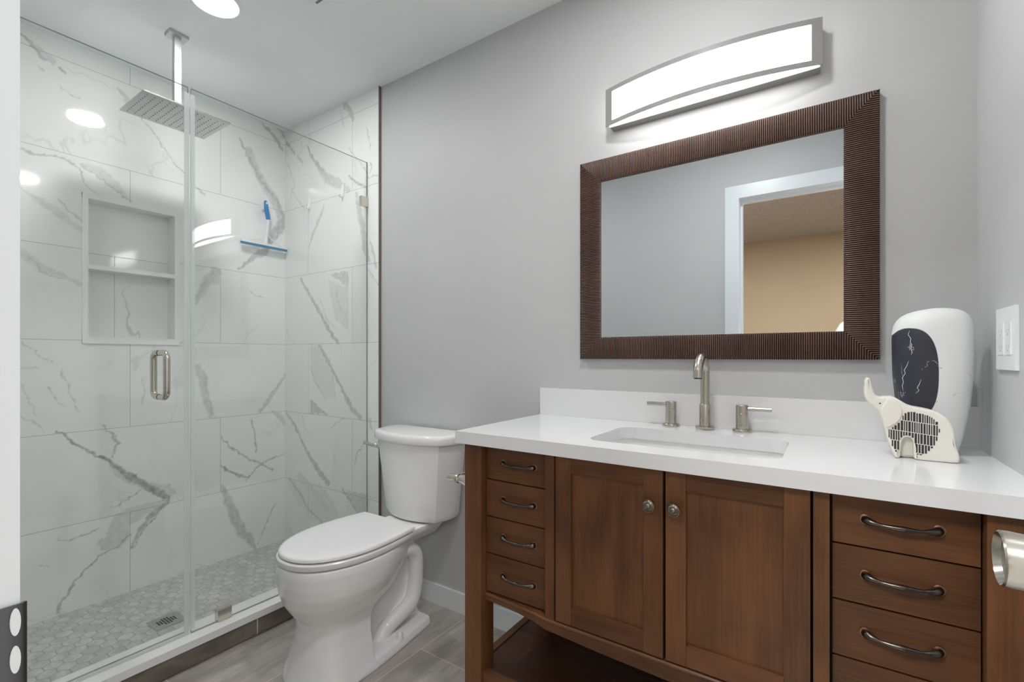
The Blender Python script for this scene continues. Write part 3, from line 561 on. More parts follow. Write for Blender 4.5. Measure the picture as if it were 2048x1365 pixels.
for nm, b_ in (('wall_clip', (XG - .010, XG + .010, -.052, -.0118, 1.858, 1.905)), ('curb_clip', (XG - .012, XG + .012, -.712, -.662, .0985, .142))):
    bm = B(*b_); obj(nm, bm, 'nickel2', fp, bevel=.0015)
sh = thing('rain_shower_head', 'rectangular rain shower head hanging from the ceiling on a square arm', 'shower head', (-2.236, -.727, ZC))
obj('ceiling_flange', B(-2.264, -2.208, -.761, -.693, ZC - .014, ZC - .0005), 'steel', sh, bevel=.003)
obj('arm', B(-2.248, -2.224, -.739, -.715, 2.112, ZC - .01), 'steel', sh, bevel=.0015)
bm = bmesh.new(); box(bm, -2.362, -2.112, -.880, -.574, 2.098, 2.104); box(bm, -2.27, -2.202, -.761, -.693, 2.104, 2.113); obj('spray_plate', bm, 'steel', sh, bevel=.001)
bm = bmesh.new()
for i in range(12):
    for k in range(11): lathe(bm, [(.0, -.002), (.0016, -.002), (.0024, .001), (0, .001)], (-2.337 + k * .02, -.862 + i * .0245, 2.098), n=8)
obj('spray_nozzle_field', bm, 'rubber', sh)
dn = thing('shower_drain', 'square steel drain grate in the hexagon-tiled shower floor', 'drain', (-2.245, -.76, .022))
bm = bmesh.new(); box(bm, -2.298, -2.192, -.813, -.707, .0222, .0245); obj('grate', bm, 'steel', dn, bevel=.001)
bm = bmesh.new()
for i in range(-3, 4):
    for k in range(-2, 3):
        if abs(i) + abs(k) * 1.3 < 4.6: box(bm, -2.245 + k * .0125 - .0045, -2.245 + k * .0125 + .0045, -.76 + i * .0095 - .003, -.76 + i * .0095 + .003, .0244, .0249)
obj('drain_slots', bm, 'dark', dn)
# adhesive hooks and the squeegee
def hook(p, nrm, label):
    t = thing('adhesive_hook', label, 'hook', p, 'white adhesive hooks in the shower')
    p = Vector(p); n = Vector(nrm); s_ = n.cross(Vector((0, 0, 1)))
    bm = bmesh.new(); rings = []
    for h, k in ((0, 1), (.003, 1), (.0055, .8), (.0065, .5)):
        rings.append([p + n * (h + .0005) + s_ * (.0105 * k * abs(math.cos(a)) ** .8 * (1 if math.cos(a) > 0 else -1)) + Vector((0, 0, .038 * k * math.sin(a))) for a in [2 * PI * i / 28 for i in range(28)]])
    loft(bm, rings); obj('backing', bm, 'wplastic', t, smooth=True)
    bm = bmesh.new(); tube(bm, catmull([p + n * .004 + Vector((0, 0, -.005)), p + n * .009 + Vector((0, 0, -.026)), p + n * .018 + Vector((0, 0, -.032)), p + n * .024 + Vector((0, 0, -.022))], 5), .0042, 10); obj('prong', bm, 'wplastic', t, smooth=True)
hook((-2.418, -.0112, 1.968), (0, -1, 0), 'white adhesive hook on the side tile nearer the corner, left of the other')
hook((-2.119, -.0112, 1.976), (0, -1, 0), 'white adhesive hook on the side tile near the glass panel edge')
hook((XS + .0002, -.146, 1.972), (1, 0, 0), 'white adhesive hook the blue squeegee hangs from')
sq = thing('squeegee', 'blue and white shower squeegee hanging on the tiled wall', 'squeegee', (-2.635, -.13, 1.73))
bm = bmesh.new(); tube(bm, [(-2.632, -.146, 1.986), (-2.630, -.145, 1.978), (-2.630, -.140, 1.935), (-2.630, -.132, 1.888), (-2.630, -.131, 1.880)], [.006, .0100, .0130, .0122, .009], 18, flat=.75); hd = obj('handle', bm, 'blue', sq, smooth=True)
bm = bmesh.new(); lathe(bm, [(0, 0), (.0055, 0), (.0055, .002), (0, .002)], (-2.6205, -.1445, 1.971), (1, 0, 0), 20); obj('hang_hole', bm, 'wplastic', hd)
bm = bmesh.new(); tube(bm, [(-2.631, -.131, 1.882), (-2.632, -.132, 1.86), (-2.634, -.137, 1.80), (-2.635, -.141, 1.745)], [.0105, .008, .0072, .0085], 16, flat=.8)
for s_ in (-1, 1):
    c_ = catmull([(-2.634, -.132, 1.80), (-2.634, -.138 + s_ * .03, 1.772), (-2.634, -.143 + s_ * .075, 1.753), (-2.634, -.149 + s_ * .122, 1.741)], 6); tube(bm, c_, .0035, 10)
box(bm, -2.640, -2.626, -.278, -.022, 1.733, 1.745); obj('neck', bm, 'wplastic', sq, smooth=True)
bm = bmesh.new(); box(bm, -2.6385, -2.6275, -.280, -.020, 1.722, 1.7335); obj('blade', bm, 'blueblade', sq, bevel=.001)
# ------------------------------------------------------------------ vanity cabinet
va = thing('vanity_cabinet', 'brown stained wood vanity cabinet with eight drawers and two panelled doors', 'vanity', (-.307, -.25, 0))
XM = -.307
def mir(x): return 2 * XM - x
YL, YD, YC = -.489, -.466, -.489                    # front of legs, of the recessed drawers, of the doors
for sx in (0, 1):
    for y0, y1 in ((YL, YL + .06), (-.075, -.015)):
        x0, x1 = -.889, -.829
        if sx: x0, x1 = mir(x1), mir(x0)
        obj('leg', B(x0, x1, y0, y1, 0, HC - .0352), 'wood_v', va, bevel=.003)
ZT, ZB = HC - .036, .418                            # top and bottom of the case
for sx in (0, 1):
    x = -.884 if not sx else mir(-.884) - .018
    obj('side_panel', B(x, x + .018, YL + .06, -.075, ZB, ZT), 'wood_v', va)
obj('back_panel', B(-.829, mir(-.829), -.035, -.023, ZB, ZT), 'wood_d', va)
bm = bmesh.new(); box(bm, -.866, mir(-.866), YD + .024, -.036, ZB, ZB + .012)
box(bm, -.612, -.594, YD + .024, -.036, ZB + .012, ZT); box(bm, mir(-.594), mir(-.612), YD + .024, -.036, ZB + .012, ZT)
box(bm, -.829, mir(-.829), YD + .0205, YD + .026, ZB + .012, ZT); obj('case_interior', bm, 'inner', va)  # case coloured darker than the fronts, which deepens the gaps
bm = bmesh.new()                                    # moulded rail under the fronts: runs back at the drawers, forward at the doors
pl = [(-.829, YD - .006), (-.72, YD - .011), (-.655, YD - .018), (-.617, YL - .003), (-.46, YL - .004), (XM, YL - .004)]
pl = pl + [(mir(x), y) for x, y in pl[-2::-1]]
drop = {0: .021, 1: .023, 2: .027, 3: .031, 4: .038, 5: .042}
rr = []
for i, (x, y) in enumerate(pl):
    k = min(i, len(pl) - 1 - i); zb = .419 - drop[k]
    rr.append([(x, y + .03, .419), (x, y + .003, .419), (x, y, .416), (x, y, .412), (x, y + .004, .408), (x, y + .004, zb), (x, y + .03, zb)])
loft(bm, rr); obj('bottom_rail', bm, 'wood_h', va)
for sx in (0, 1):
    x0, x1 = (-.616, -.590) if not sx else (mir(-.590), mir(-.616))
    obj('stile', B(x0, x1, YL, YD + .03, .4195, ZT), 'wood_v', va, bevel=.002)

def pull(xc, y, zc, w, parent):
    bm = bmesh.new(); h = w / 2
    pts = [(-h, .002, .0015), (-h * .93, .0075, .0012), (-h * .80, .0125, .0006), (-h * .55, .0162, -.0005), (-h * .25, .0180, -.001), (0, .0184, -.001), (h * .25, .0180, -.001), (h * .55, .0162, -.0005), (h * .80, .0125, .0006), (h * .93, .0075, .0012), (h, .002, .0015)]
    rad = [.0074, .0076, .0054, .0029, .0044, .0054, .0044, .0029, .0054, .0076, .0074]
    tube(bm, [(xc + a, y - b, zc + c) for a, b, c in catmull(pts, 3)], list(np.interp(np.linspace(0, 10, 31), range(11), rad)), 14)
    obj('handle', bm, 'bronze', parent, smooth=True)
    for s_ in (-1, 1):
        bm = bmesh.new(); lathe(bm, [(0, 0), (.0095, 0), (.0092, .0022), (.0075, .003), (0, .003)], (xc + s_ * h, y, zc + .002), (0, -1, 0), 22)
        obj('handle_foot', bm, 'copper', parent, smooth=True)

drawer_tops = [HC - .0375, .7485, .641, .534]; drawer_bots = [.752, .6445, .5375, .4245]
for sx in (0, 1):
    x0, x1 = (-.826, -.6205) if not sx else (mir(-.6205), mir(-.826))
    for zt, zb in zip(drawer_tops, drawer_bots):
        d_ = obj('drawer', B(x0, x1, YD, YD + .02, zb, zt), 'wood_h', va, bevel=.0025)
        pull((x0 + x1) / 2 + (.009 if not sx else -.001), YD, min((zt + zb) / 2 + .0015, .8015), .103, d_)
for sx in (0, 1):
    x0, x1 = (-.5852, XM - .0032) if not sx else (XM + .0032, mir(-.5852))
    zb, zt, sw = .4225, HC - .0385, .044
    d_ = thing('door', None, None, ((x0 + x1) / 2, 0, 0)); d_.parent = va; d_.location = Vector(((x0 + x1) / 2, YC, zb)) - va.location
    for a0, a1 in ((x0, x0 + sw), (x1 - sw, x1)): obj('door_stile', B(a0, a1, YC, YC + .02, zb, zt), 'wood_v', d_, bevel=.002)
    for z0, z1 in ((zb, zb + .046), (zt - .040, zt)): obj('door_rail', B(x0 + sw + .0005, x1 - sw - .0005, YC + .0006, YC + .02, z0, z1), 'wood_h', d_, bevel=.002)
    obj('door_panel', B(x0 + sw - .004, x1 - sw + .004, YC + .009, YC + .017, zb + .042, zt - .036), 'wood_v', d_)
    bm = bmesh.new(); kx = x1 - .027 if not sx else x0 + .022
    lathe(bm, [(.0, 0), (.008, 0), (.006, .004), (.0055, .012), (.009, .016), (.0152, .019), (.0158, .022), (.0150, .0243), (.0135, .0245), (.0125, .0232), (.0105, .0245), (.0085, .0262), (.0062, .0262), (.0055, .0255), (.003, .0275), (0, .028)], (kx, YC, .770), (0, -1, 0), 36)
    kn = obj('knob', bm, 'knobm', d_, smooth=True)
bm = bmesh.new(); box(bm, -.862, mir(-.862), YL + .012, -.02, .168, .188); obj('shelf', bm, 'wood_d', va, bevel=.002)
bm = bmesh.new()
for a in (0, 1):
    x0, x1 = (-.885, -.8625) if not a else (mir(-.8625), mir(-.885)); box(bm, x0, x1, YL + .06, -.075, .150, .192)
box(bm, -.829, mir(-.829), YL + .008, YL + .03, .150, .192); obj('shelf_rail', bm, 'wood_h', va, bevel=.002)

# ------------------------------------------------------------------ worktop with backsplash, undermount basin, tap set
ct = obj('countertop', B(XL, XR, -.5087, -.0005, HC - .0348, HC), 'quartz', None, bevel=.0025)
tag(ct, 'white quartz vanity top with backsplash on the brown cabinet', 'countertop')
def rrect(x0, x1, y0, y1, r, z, n=8):
    out = []
    for cx_, cy_, a0 in ((x1 - r, y1 - r, 0), (x0 + r, y1 - r, PI / 2), (x0 + r, y0 + r, PI), (x1 - r, y0 + r, 3 * PI / 2)):
        out += [(cx_ + r * math.cos(a0 + PI / 2 * i / n), cy_ + r * math.sin(a0 + PI / 2 * i / n), z) for i in range(n + 1)]
    return out
SX0, SX1, SY0, SY1 = -.532, -.082, -.425, -.142
bm = bmesh.new(); loft(bm, [rrect(SX0, SX1, SY0, SY1, .045, HC - .06), rrect(SX0, SX1, SY0, SY1, .045, HC + .02)])
cut = obj('cutter', bm, 'quartz')
baked(ct, [('BOOLEAN', dict(operation='DIFFERENCE', object=cut, solver='EXACT'))]); bpy.data.objects.remove(cut)
obj('backsplash', B(XL, XR, -.020, -.0005, HC + .0003, HC + .100), 'quartz', ct, bevel=.002)
bm = bmesh.new(); z0 = HC - .0352
e = .006
loft(bm, [rrect(SX0 - .02, SX1 + .02, SY0 - .02, SY1 + .02, .05, z0), rrect(SX0 - e, SX1 + e, SY0 - e, SY1 + e, .05, z0), rrect(SX0 - e + .004, SX1 + e - .004, SY0 - e + .004, SY1 + e - .004, .05, z0 - .05), rrect(SX0 + .012, SX1 - .012, SY0 + .012, SY1 - .012, .055, z0 - .10), rrect(SX0 + .05, SX1 - .05, SY0 + .05, SY1 - .05, .05, z0 - .118),
    rrect(SX0 + .05, SX1 - .05, SY0 + .05, SY1 - .05, .05, z0 - .128), rrect(SX0 - .002, SX1 + .002, SY0 - .002, SY1 + .002, .055, z0 - .105), rrect(SX0 - .02, SX1 + .02, SY0 - .02, SY1 + .02, .05, z0 - .01)], False, False)
bm.verts.ensure_lookup_table(); n_ = 36
for k in (4, 5): bm.faces.new(bm.verts[k * n_:(k + 1) * n_])
sk = obj('sink_basin', bm, 'ceramic', None, smooth=True); tag(sk, 'white rectangular undermount sink basin in the quartz vanity top', 'sink')
bm = bmesh.new(); lathe(bm, [(0, 0), (.022, 0), (.022, .002), (.016, .004), (0, .003)], (XM, -.27, z0 - .118)); obj('drain', bm, 'nickel', sk, smooth=True)
fa = thing('faucet', 'brushed nickel widespread faucet with gooseneck spout behind the sink', 'faucet', (-.309, -.056, HC))
FY = -.056
bm = bmesh.new(); lathe(bm, [(0, .0003), (.027, .0003), (.0275, .002), (.0275, .0075), (.0262, .009), (.0164, .009), (.0164, .074), (.0155, .0755), (0, .0755)], (-.309, FY, HC)); obj('spout_base', bm, 'nickel', fa, smooth=True)
r_ = .046
pts = [(-.309, FY, HC + .07), (-.309, FY, HC + .11), (-.309, FY, 1.0565)] + arc((-.309, FY - r_, 1.0565), r_, 0, PI * .97, 20, (0, 1, 0), (0, 0, 1))[1:] + [(-.309, FY - 2 * r_ - .002, 1.044)]
bm = bmesh.new(); tube(bm, pts, .0133, 24); sp_ = obj('spout', bm, 'nickel', fa, smooth=True)
bm = bmesh.new(); lathe(bm, [(0, 0), (.0105, 0), (.0105, .0012), (0, .0012)], (-.309, FY - 2 * r_ - .002, 1.0425)); obj('aerator', bm, 'dark', sp_)
for s_, hx, xe in ((-1, -.410, -.485), (1, -.2075, -.1315)):
    bm = bmesh.new(); lathe(bm, [(0, .0003), (.0255, .0003), (.026, .002), (.026, .0075), (.025, .009), (.0168, .009), (.0168, .0545), (.0162, .0552), (.0168, .0559), (.0168, .077), (.0158, .078), (0, .078)], (hx, FY, HC)); h_ = obj('handle', bm, 'nickel', fa, smooth=True)
    bm = bmesh.new(); tube(bm, [(hx + s_ * .014, FY, HC + .068), (xe, FY, HC + .068)], .0062, 16); obj('lever', bm, 'nickel', h_, smooth=True)

# ------------------------------------------------------------------ mirror in a ribbed frame
mi = thing('wall_mirror', 'rectangular mirror in a ribbed dark brown frame above the vanity', 'mirror', (-.3157, 0, 1.098))
MX0, MX1, MZ0, MZ1, FW = -.7422, .1107, 1.0979, 1.7999, .0765
def ribs(a0, a1, fn):
    """one mitred side of the frame; fn(s, t, h) -> point; s along, t from outside in, h out of the wall"""
    bm = bmesh.new(); L = a1 - a0; n = int(L / .0054); rows = []
    for i in range(n * 4 + 1):
        s = L * i / (4 * n); w = min(FW, s, L - s); hh = (0, .0020, .0026, .0020)[i % 4]
        col = [fn(a0 + s, 0, .0005)]
        for t, pr in ((0, .017), (.1, .0195), (.3, .0215), (.55, .022), (.8, .0205), (.94, .0185), (1.0, .016)): col.append(fn(a0 + s, min(t * FW, w), pr + hh))
        rows.append(col + [fn(a0 + s, w, .012)])
    R = loft(bm, rows, True, True, closed=False)
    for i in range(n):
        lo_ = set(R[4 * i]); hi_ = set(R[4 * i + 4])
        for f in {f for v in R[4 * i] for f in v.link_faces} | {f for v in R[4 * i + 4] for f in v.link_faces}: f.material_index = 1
    bmesh.ops.remove_doubles(bm, verts=bm.verts, dist=1e-6)
    return bm
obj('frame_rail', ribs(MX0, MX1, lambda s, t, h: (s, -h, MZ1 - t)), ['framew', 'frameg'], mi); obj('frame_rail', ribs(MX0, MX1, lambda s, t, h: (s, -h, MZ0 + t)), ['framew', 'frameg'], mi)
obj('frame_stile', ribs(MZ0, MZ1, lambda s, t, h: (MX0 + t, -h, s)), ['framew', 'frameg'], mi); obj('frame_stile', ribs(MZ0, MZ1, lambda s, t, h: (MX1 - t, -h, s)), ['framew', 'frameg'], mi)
obj('mirror_glass', B(MX0 + FW - .004, MX1 - FW + .004, -.012, -.006, MZ0 + FW - .004, MZ1 - FW + .004), 'mirror', mi)

# ------------------------------------------------------------------ vase, elephant, outlet
zp = [(.001, .034), (.004, .040), (.0095, .0452), (.03, .0505), (.0565, .0557), (.1125, .0645), (.1765, .0698), (.2555, .0712), (.2835, .0705), (.2985, .0680), (.3105, .0625), (.3195, .0540), (.3250, .0430), (.3280, .0280), (.3287, .0120), (.3288, .001)]
VX, VY = .196, -.128
bm = bmesh.new(); n = 72; rings = []
for z, a in zp:
    b_ = a * .78; tilt = .006 * (z / .33)
    ring = []
    for k in range(n):
        t = 2 * PI * k / n; cx_, sy_ = math.cos(t), math.sin(t); ex_ = .86
        x_ = a * math.copysign(abs(cx_) ** ex_, cx_); y_ = b_ * math.copysign(abs(sy_) ** ex_, sy_)
        dz = .010 * max(0, -x_ / .07) * max(0, (z - .22) / .11)
        ring.append((VX + x_, VY + y_, HC + z - dz))
    rings.append(ring)
loft(bm, rings)
vs = obj('vase', bm, 'vase', None, smooth='full', origin=(VX, VY, HC)); tag(vs, 'tall rounded white vase with dark oval patch, standing behind the elephant figurine', 'vase')
def vase_front(x, z):
    a = float(np.interp(z, [q[0] for q in zp], [q[1] for q in zp])); return VY - a * .78 * (max(0, 1 - min(1, abs(x - VX) / a) ** (2 / .86)) ** (.86 / 2))
for pts in ([(478,350),(470,372),(485,395),(482,415),(490,430),(484,450),(492,470),(486,485)], [(473,520),(462,550),(450,570),(455,590),(440,615),(446,640),(440,660),(445,690)], [(540,622),(530,650),(520,668),(530,682),(512,700)]):
    q = [(.215 - .095 + (px_ - 372) * .000306, .2835 - (py_ - 335) * .000405) for px_, py_ in pts]
    bm = bmesh.new(); tube(bm, [(x, vase_front(x, z) - .0002, HC + z) for x, z in q], [.0002] + [.0005] * (len(q) - 2) + [.0002], 6)
    obj('glaze_crack', bm, 'wplastic', vs)
EL = [(-.098,.1725),(-.093,.1695),(-.09,.1535),(-.086,.1365),(-.078,.1295),(-.064,.1315),(-.052,.1315),(-.038,.1215),(-.025,.1125),(-.006,.1095),(.012,.1055),(.026,.0985),(.037,.0855),(.043,.0705),(.045,.0525),(.046,.0355),(.051,.0195),(.052,.0065),(.049,.0012),(.037,.0006),(.018,.0003),(0,.0003),(-.0165,.0006),(-.0195,.004),(-.02,.0225),(-.0205,.0385),(-.024,.0455),(-.031,.0475),(-.037,.0445),(-.0405,.0345),(-.0415,.0165),(-.0418,.004),(-.0445,.0006),(-.0515,.0008),(-.0555,.0145),(-.063,.0375),(-.068,.0635),(-.072,.0805),(-.078,.0985),(-.086,.1085),(-.098,.1175),(-.103,.1305),(-.104,.1435),(-.102,.1555),(-.103,.1655)]
EX, EY = .17, -.237
def pillow(out, yf, yb, r, org, steps=5):
    """outline in x-z grown to a body between y=yf and y=yb with rounded rims"""
    bm = bmesh.new(); P = [Vector((x, z)) for x, z in out]; n = len(P)
    area = sum(P[i].x * P[(i + 1) % n].y - P[(i + 1) % n].x * P[i].y for i in range(n)); sg = 1 if area > 0 else -1
    nr = []
    for i in range(n):
        t = (P[(i + 1) % n] - P[i - 1]).normalized(); nr.append(Vector((-t.y, t.x)) * sg)
    rings = []
    seq = [(r * (1 - math.cos(PI / 2 * k / steps)), 1 - math.sin(PI / 2 * k / steps)) for k in range(steps, -1, -1)]
    for ins, f in seq: rings.append([(org[0] + (P[i] + nr[i] * ins).x, yf + r * f, org[1] + (P[i] + nr[i] * ins).y) for i in range(n)])
    for ins, f in seq[::-1]: rings.append([(org[0] + (P[i] + nr[i] * ins).x, yb - r * f, org[1] + (P[i] + nr[i] * ins).y) for i in range(n)])
    R = loft(bm, rings, True, True)
    bmesh.ops.triangulate(bm, faces=[f for f in bm.faces if len(f.verts) > 4])
    return bm
def smooth_outline(p, it=1):
    for _ in range(it):
        q = []
        for i in range(len(p)):
            a, b = p[i], p[(i + 1) % len(p)]
            q += [(a[0] * .75 + b[0] * .25, a[1] * .75 + b[1] * .25), (a[0] * .25 + b[0] * .75, a[1] * .25 + b[1] * .75)]
        p = q
    return p
el = thing('elephant_figurine', 'cream elephant figurine with black hatching and raised trunk, in front of the vase', 'figurine', (EX, EY, HC))
obj('body', pillow(smooth_outline(EL), EY - .023, EY + .023, .0044, (EX, HC)), 'cream', el, smooth='full')
NOARCH = EL[:23] + EL[32:]
obj('far_legs', pillow(smooth_outline([(x * .985 - .0004, max(z, .0004)) for x, z in NOARCH if z < .09]), EY - .004, EY + .021, .005, (EX, HC)), 'cream', el, smooth='full')
EAR = [(-.064,.1290),(-.052,.1250),(-.042,.1130),(-.038,.1010),(-.041,.0870),(-.049,.0750),(-.059,.0665),(-.0660,.0650),(-.0685,.0700),(-.0725,.0850),(-.0755,.0985),(-.0735,.1080),(-.069,.1190)]
obj('ear', pillow(smooth_outline(EAR), EY - .0275, EY - .019, .003, (EX, HC)), 'cream', el, smooth='full')
bm = bmesh.new(); lathe(bm, [(0, 0), (.0016, 0), (.0012, .0008), (0, .001)], (EX - .0765, EY - .0232, HC + .1165), (0, -1, 0), 12); obj('eye', bm, 'ink', el)
def inside(x, z, poly):
    c = False
    for i in range(len(poly)):
        (x0, z0), (x1, z1) = poly[i - 1], poly[i]
        if (z0 > z) != (z1 > z) and x < (x1 - x0) * (z - z0) / (z1 - z0) + x0: c = not c
    return c
HZ = smooth_outline([(-.031,.1035),(-.012,.1),(.008,.094),(.0175,.083),(.021,.068),(.019,.05),(.012,.032),(.004,.02),(-.006,.0105),(-.0165,.0115),(-.0175,.035),(-.022,.048),(-.031,.0515),(-.040,.047),(-.0443,.034),(-.045,.0125),(-.052,.0135),(-.059,.036),(-.0655,.062),(-.056,.0655),(-.045,.076),(-.04,.09)])
bm = bmesh.new(); rnd = random.Random(3)
for r in range(5):
    zc0, zc1 = (.0, .0165, .0365, .0585, .0815)[r], (.0150, .0350, .0570, .0800, .103)[r]
    x = -.069
    while x < .022:
        w = rnd.choice((.0018, .0024, .0024, .0032, .0038)); dz = (x + .06) * -.11 + .004
        zs = [zc0 + (zc1 - zc0) * k / 14 for k in range(15)]; ok = [z for z in zs if inside(x + w / 2, z + dz, HZ)]
        if len(ok) > 2: box(bm, EX + x, EX + x + w, EY - .0234, EY - .0225, HC + min(ok) + dz, HC + max(ok) + dz)
        x += w + .0015
obj('hatch_pattern', bm, 'ink', el)
ou = thing('wall_outlet', 'white two-gang outlet plate on the right wall beside the vase', 'outlet', (XR, -.24, 1.142))
bm = B(XR - .006, XR - .0003, -.302, -.182, 1.080, 1.2035); obj('cover_plate', bm, 'wplastic', ou, bevel=.0025)
for yc in (-.265, -.219):
    bm = B(XR - .0075, XR - .0055, yc - .0165, yc + .0165, 1.110, 1.174); o_ = obj('receptacle', bm, 'wplastic', ou, bevel=.001)
    bm = bmesh.new()
    for zc in (1.126, 1.158):
        box(bm, XR - .0077, XR - .0072, yc - .0075, yc - .006, zc - .004, zc + .004); box(bm, XR - .0077, XR - .0072, yc + .006, yc + .0075, zc - .003, zc + .003)
        lathe(bm, [(0, 0), (.0022, 0), (.0022, .0005), (0, .0005)], (XR - .0072, yc, zc - .008), (-1, 0, 0), 10)
    obj('slots', bm, 'slot', o_)

# ------------------------------------------------------------------ toilet paper holder on the side of the vanity
tp = thing('toilet_paper_holder', 'brushed nickel toilet paper holder on the side of the vanity beside the toilet tank', 'toilet paper holder', (-.8888, -.459, .732))
bm = bmesh.new(); lathe(bm, [(0, 0), (.027, 0), (.027, .004), (.0215, .011), (.0170, .022), (.0138, .036), (.0120, .046), (.0138, .0475), (.0140, .056), (.0126, .0575), (.0118, .060), (.0118, .086), (.0108, .088), (0, .088)], (-.8888, -.459, .732), (-1, 0, 0), 32); obj('post', bm, 'nickel2', tp, smooth=True)
bm = bmesh.new(); tube(bm, [(-.943, -.455, .738), (-.943, -.40, .739), (-.943, -.31, .739)], .006, 14); obj('arm', bm, 'nickel2', tp, smooth=True)

# ------------------------------------------------------------------ toilet
TX = -1.475
to = thing('toilet', 'white two-piece toilet with closed lid between the shower and the vanity', 'toilet', (TX, -.36, 0))
def egg(a, yb, yf, z, wb=None, n=48, ex=2.0):
    """egg outline, long towards the room (-y); wb = half width at the back edge"""
    pts = []; m_ = n // 2; k_ = m_ // 3; wb_ = wb or 0
    for i in range(k_):
        t = .42 * i / k_; pts.append((wb_ + (a - wb_) * math.sin(PI / 2 * t / .42), yb + (yf - yb) * t))
    for i in range(m_ - k_ + 1):
        th = PI / 2 * i / (m_ - k_); t = .42 + .58 * math.sin(th) ** (2 / ex); pts.append((a * max(0, math.cos(th)) ** (2 / ex), yb + (yf - yb) * t))
    return [(TX + w, y, z) for w, y in pts] + [(TX - w, y, z) for w, y in pts[-2:0:-1]] + ([(TX - pts[0][0], yb, z)] if wb else [])
bm = bmesh.new()
loft(bm, [egg(a, yb, yf, z, wb, 48, 2.2) for z, a, yb, yf, wb in ((0, .154, -.455, -.682, .154), (.02, .151, -.455, -.678, .150), (.06, .136, -.45, -.664, .135), (.12, .118, -.445, -.648, .117), (.17, .111, -.44, -.642, .108), (.205, .113, -.42, -.648, .107), (.235, .132, -.36, -.668, .108), (.27, .155, -.32, -.690, .112), (.31, .171, -.30, -.703, .12), (.35, .179, -.28, -.708, .125), (.385, .182, -.27, -.710, .125), (.408, .180, -.265, -.707, .12))])
loft(bm, [[(TX - a, -.06, z), (TX + a, -.06, z), (TX + a, y1, z), (TX - a, y1, z)] for z, a, y1 in ((.345, .060, -.34), (.375, .09, -.34), (.395, .108, -.34), (.416, .108, -.34))])
loft(bm, [[(TX - a, -.145, z), (TX + a, -.145, z), (TX + a * .9, -.45, z), (TX - a * .9, -.45, z)] for z, a in ((0, .06), (.08, .034), (.36, .034))])
def foot(k, z):
    pts = [(.112, -.14), (.118, -.16), (.132, -.26), (.147, -.36), (.156, -.46), (.157, -.54)]
    return [(TX + x * k, y, z) for x, y in pts] + [(TX - x * k, y, z) for x, y in pts[::-1]]
loft(bm, [foot(1, 0), foot(1, .012), foot(.95, .030), foot(.84, .036)])
for s_ in (-1, 1):
    cp = [(.046, -.455, .175, .024), (.050, -.40, .215, .024), (.052, -.335, .265, .024), (.054, -.27, .310, .026), (.055, -.215, .322, .030), (.055, -.176, .290, .032), (.055, -.168, .225, .031), (.056, -.176, .150, .031), (.059, -.205, .100, .031), (.062, -.27, .078, .030), (.062, -.335, .058, .029), (.058, -.372, .02, .028)]
    pp = catmull([(TX + s_ * x, y, z) for x, y, z, r in cp], 5)
    tube(bm, pp, list(np.interp(np.linspace(0, len(cp) - 1, len(pp)), range(len(cp)), [q[3] for q in cp])), 16)
bo = obj('bowl', bm, 'ceramic', to)
baked(bo, [('REMESH', dict(mode='VOXEL', voxel_size=.0033)), ('SMOOTH', dict(factor=.5, iterations=12))])
bo.data.polygons.foreach_set('use_smooth', [True] * len(bo.data.polygons))
def seat_out(a, yb, yf, z, wb): return egg(a, yb, yf, z, wb, 72, 2.15)
bm = bmesh.new()
loft(bm, [seat_out(.179 + d_, -.277, -.708 - d_, z, .150 + d_) for z, d_ in ((.4115, -.006), (.4125, -.001), (.4155, .001), (.4295, .001), (.4330, -.002), (.4335, -.006))]); obj('seat', bm, 'seat', to, smooth=True)
bm = bmesh.new()
loft(bm, [seat_out(.1755 + d_, -.272, -.7025 - d_, z, .155 + d_) for z, d_ in ((.4362, -.010), (.4366, -.004), (.439, .0005), (.446, 0), (.450, -.003), (.4525, -.009), (.454, -.022), (.4547, -.06), (.4549, -.12))]); obj('lid', bm, 'seat', to, smooth=True)
bm = bmesh.new()
bm.free()
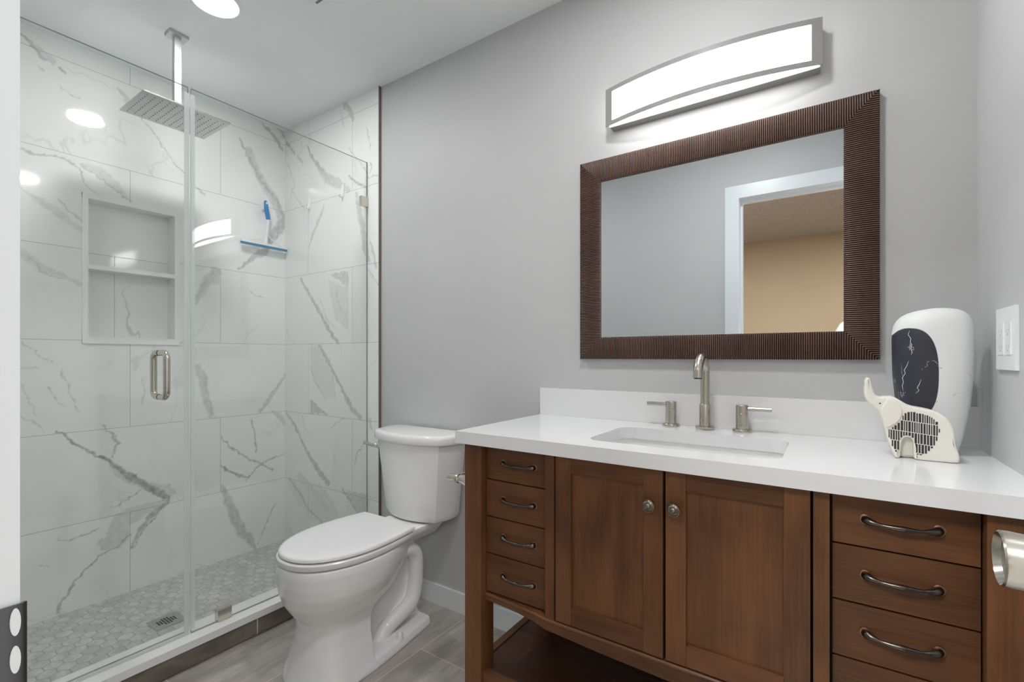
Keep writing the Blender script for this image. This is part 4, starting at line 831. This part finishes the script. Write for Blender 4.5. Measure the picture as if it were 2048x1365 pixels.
for s_ in (-1, 1): obj('hinge', B(TX + s_ * .075 - .018, TX + s_ * .075 + .018, -.288, -.274, .4165, .432), 'seat', to, bevel=.005)
def tank_out(kx, ky, z, y0=-.018):
    pts = [(.203, 0), (.213, -.03), (.215, -.06), (.208, -.105), (.187, -.150)]
    arc_ = [(x, -.150 - .047 * (1 - (x / .187) ** 2)) for x in [.187 - .374 * i / 16 for i in range(1, 16)]]
    full = pts + arc_ + [(-x, y) for x, y in pts[::-1]]
    return [(TX + x * kx, y0 + y * ky, z) for x, y in full]
bm = bmesh.new()
loft(bm, [tank_out(.72, .80, .421), tank_out(.765, .85, .424), tank_out(.79, .875, .433), tank_out(.80, .885, .447), tank_out(.825, .9, .50), tank_out(.87, .93, .58), tank_out(.925, .965, .66), tank_out(.965, .985, .7445)]); tk = obj('tank', bm, 'ceramic', to, smooth=True); tk.data.set_sharp_from_angle(angle=math.radians(27))
bm = bmesh.new()
loft(bm, [tank_out(1.0, 1.0, .7455), tank_out(1.035, 1.045, .748), tank_out(1.045, 1.06, .754), tank_out(1.045, 1.06, .772), tank_out(1.035, 1.045, .780), tank_out(1.01, 1.015, .7845), tank_out(.96, .96, .786)]); obj('tank_lid', bm, 'ceramic', to, smooth=True)
bm = bmesh.new(); q = Vector((TX - .187, -.158, .712)); nn = Vector((-.55, -.83, 0)).normalized()
lathe(bm, [(0, 0), (.0165, 0), (.016, .004), (.012, .008), (.009, .018), (.0085, .024), (0, .025)], q, nn, 24)
e_ = q + nn * .02; tube(bm, [e_ + Vector((.004, .0, 0)), e_ + Vector((-.012, -.010, .003)), e_ + Vector((-.025, -.017, .008)), e_ + Vector((-.040, -.024, .012))], [.0078, .0072, .0068, .0082], 14); obj('flush_lever', bm, 'chrome', to, smooth=True)
for s_ in (-1, 1):
    bm = bmesh.new(); lathe(bm, [(0, 0), (.0135, 0), (.0125, .012), (.0095, .024), (.007, .0275), (0, .0285)], (TX + s_ * .124, -.318, .031), n=24); obj('bolt_cap', bm, 'ceramic', to, smooth=True)
